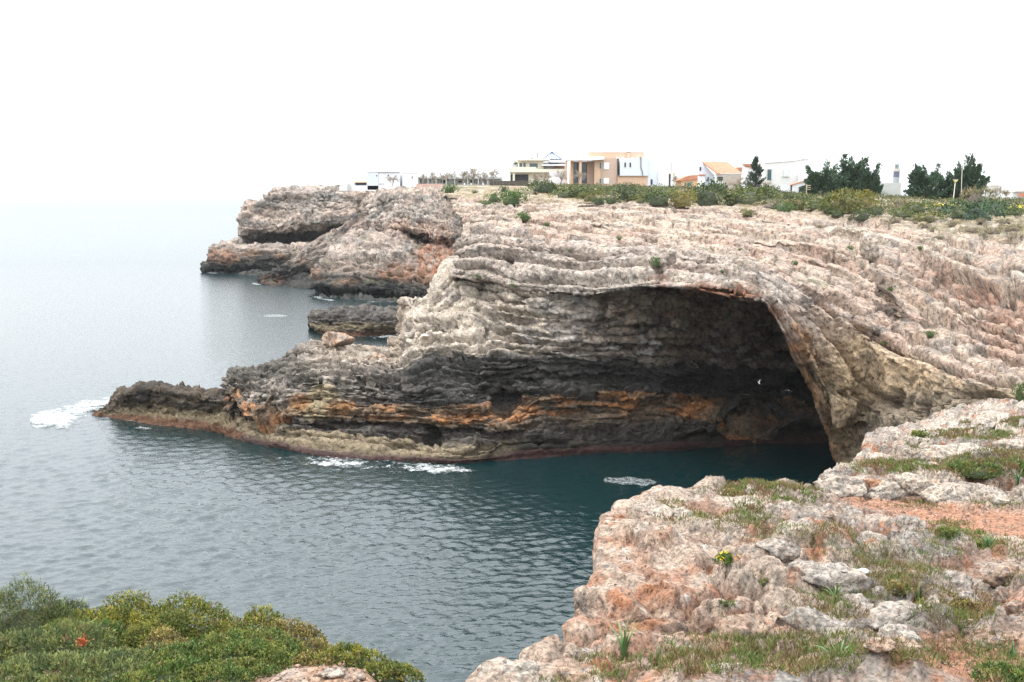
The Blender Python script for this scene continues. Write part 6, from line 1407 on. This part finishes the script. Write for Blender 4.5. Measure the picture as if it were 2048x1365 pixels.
h.ext('garage_opening', [(1585.5, 384), (1585.5, 374.4), (1599, 370.4), (1599, 384)], M_dark, -4.75, -4.5); h.box('opening', 1604.5, 1612.5, 372.4, 378, M_dark, -2.62, -2.4)
h.box('garden_wall', 1552, 1572, 370, 384, W_white, -4.6, -4.2)
antenna(h, 1612.4, 312.6, 320, 3)
h = House('white_building', 'white building half hidden behind the left cypress clump', 'house', 1675, 385, 214, G2); h.box('wall', 1662, 1690, 357, 392, W_white, 0, 5); h.win(1684, 1687.4, 368, 374, 0)
h = House('pale_shed', 'pale house with a sloping end wall below the lighthouse', 'house', 1778, 390, 212, G2)
h.ext('wall', [(1750, 374), (1764, 366.2), (1802, 366), (1802, 396), (1784, 392), (1764, 382)], W_pale, 0, 6); h.box('wall', 1764, 1802, 382, 400, W_pale, 0.1, 6); h.box('pier', 1751, 1755.4, 375.6, 384, M_conc, -0.5, -0.05)
# ruined wall and roofs at far right
h = House('ruined_house', 'roofless white wall with three small holes at the far right', 'house', 1988, 395, 222, G2); h.ext('wall', [(1972, 402), (1972, 375), (1976, 371), (1999, 370), (2003, 376), (2003, 402)], W_pale, 0, 0.5)
for x_ in (1983, 1989, 1994): h.box('hole', x_-1.6, x_+1.6, 371.4, 374, M_pink, -0.06, 0.1)
h = House('tiled_house', 'low roofs of a white house cut by the right edge', 'house', 2045, 396, 226, G2); h.box('wall', 2026, 2090, 385, 402, W_white, 0, 6); h.ext('roof', [(2024, 385), (2032, 381), (2090, 380.4), (2092, 385)], M_conc, -0.4, 6); h.box('hedge_wall', 2034, 2090, 387, 394, M_tile, -1.2, -0.6); antenna(h, 2029, 365, 384, 2)
# lighthouse
h = House('lighthouse', 'distant white lighthouse with a dark band and a glazed lantern', 'lighthouse', 1791, 400, 900)
def ring_part(name, prof, mat, n=20, parent=None):
    V, f = [], []; x0 = h.X(1791.5)
    for r_, y_ in prof:
        for k in range(n): a_ = k*2*math.pi/n; V.append((x0+r_*math.cos(a_), r_*math.sin(a_), h.Z(y_)))
    m_ = len(prof)
    for j in range(m_-1):
        for k in range(n): f.append((j*n+k, j*n+(k+1) % n, (j+1)*n+(k+1) % n, (j+1)*n+k))
    f.append(tuple(range(n-1, -1, -1))); f.append(tuple((m_-1)*n+k for k in range(n)))
    o = h.mesh(name, V, f, mat, parent)
    return o
W_tow = flat_mat('lighthouse_white', (0.27, 0.29, 0.32), noise=0.03)
ring_part('tower', [(2.55, 420), (2.45, 355)], W_tow); ring_part('dark_band', [(2.46, 354.9), (2.42, 344.2)], M_blueband); ring_part('gallery', [(2.42, 344.1), (2.9, 342.2), (2.9, 338.2), (1.6, 338.1)], M_conc)
ln_ = ring_part('lantern', [(1.55, 338), (1.55, 330.4)], mg_)
for k in range(8):
    a_ = k*math.pi/4; x0 = h.X(1791.5); h.bars('glazing_bar', [((x0+1.6*math.cos(a_), 1.6*math.sin(a_), h.Z(338)), (x0+1.6*math.cos(a_), 1.6*math.sin(a_), h.Z(330.2)))], 0.09, M_frame, ln_)
ring_part('dome', [(1.75, 330.3), (1.4, 328), (0.6, 326), (0.25, 325.2), (0.12, 321.5)], W_tow)
# lamp post, poles
o = House('lamp_post', 'pale street lamp with a flat yellowish head in the dry meadow', 'lamp post', 1908, 403, 196); o.bars('pole', [(o.P(1907.4, 405, 0), o.P(1910, 363, 0))], 0.085, M_post)
o.ext('lamp_head', [(1906.6, 360.2), (1913.6, 360.2), (1911.6, 364), (1908.6, 364)], M_lamp, -0.35, 0.35); o.ext('lamp_cap', [(1906, 359.4), (1914.2, 359.4), (1913.8, 360.1), (1906.4, 360.1)], M_frame, -0.42, 0.42)
o = House('utility_pole', 'slender grey pole standing in the spiky cypress', 'pole', 1922, 392, 196); o.bars('pole', [(o.P(1923, 396, 0), o.P(1922, 331, 0))], 0.07, M_conc)
o = House('wooden_post', 'wooden post with crossbars left of the cypress clump', 'post', 1613, 392, 192); o.bars('pole', [(o.P(1613, 393, 0), o.P(1613.4, 369, 0))], 0.08, M_wood)
for y_ in (371, 375, 379): o.bars('crossbar', [(o.P(1612, y_, -0.1), o.P(1621, y_+1, -0.1))], 0.05, M_wood)
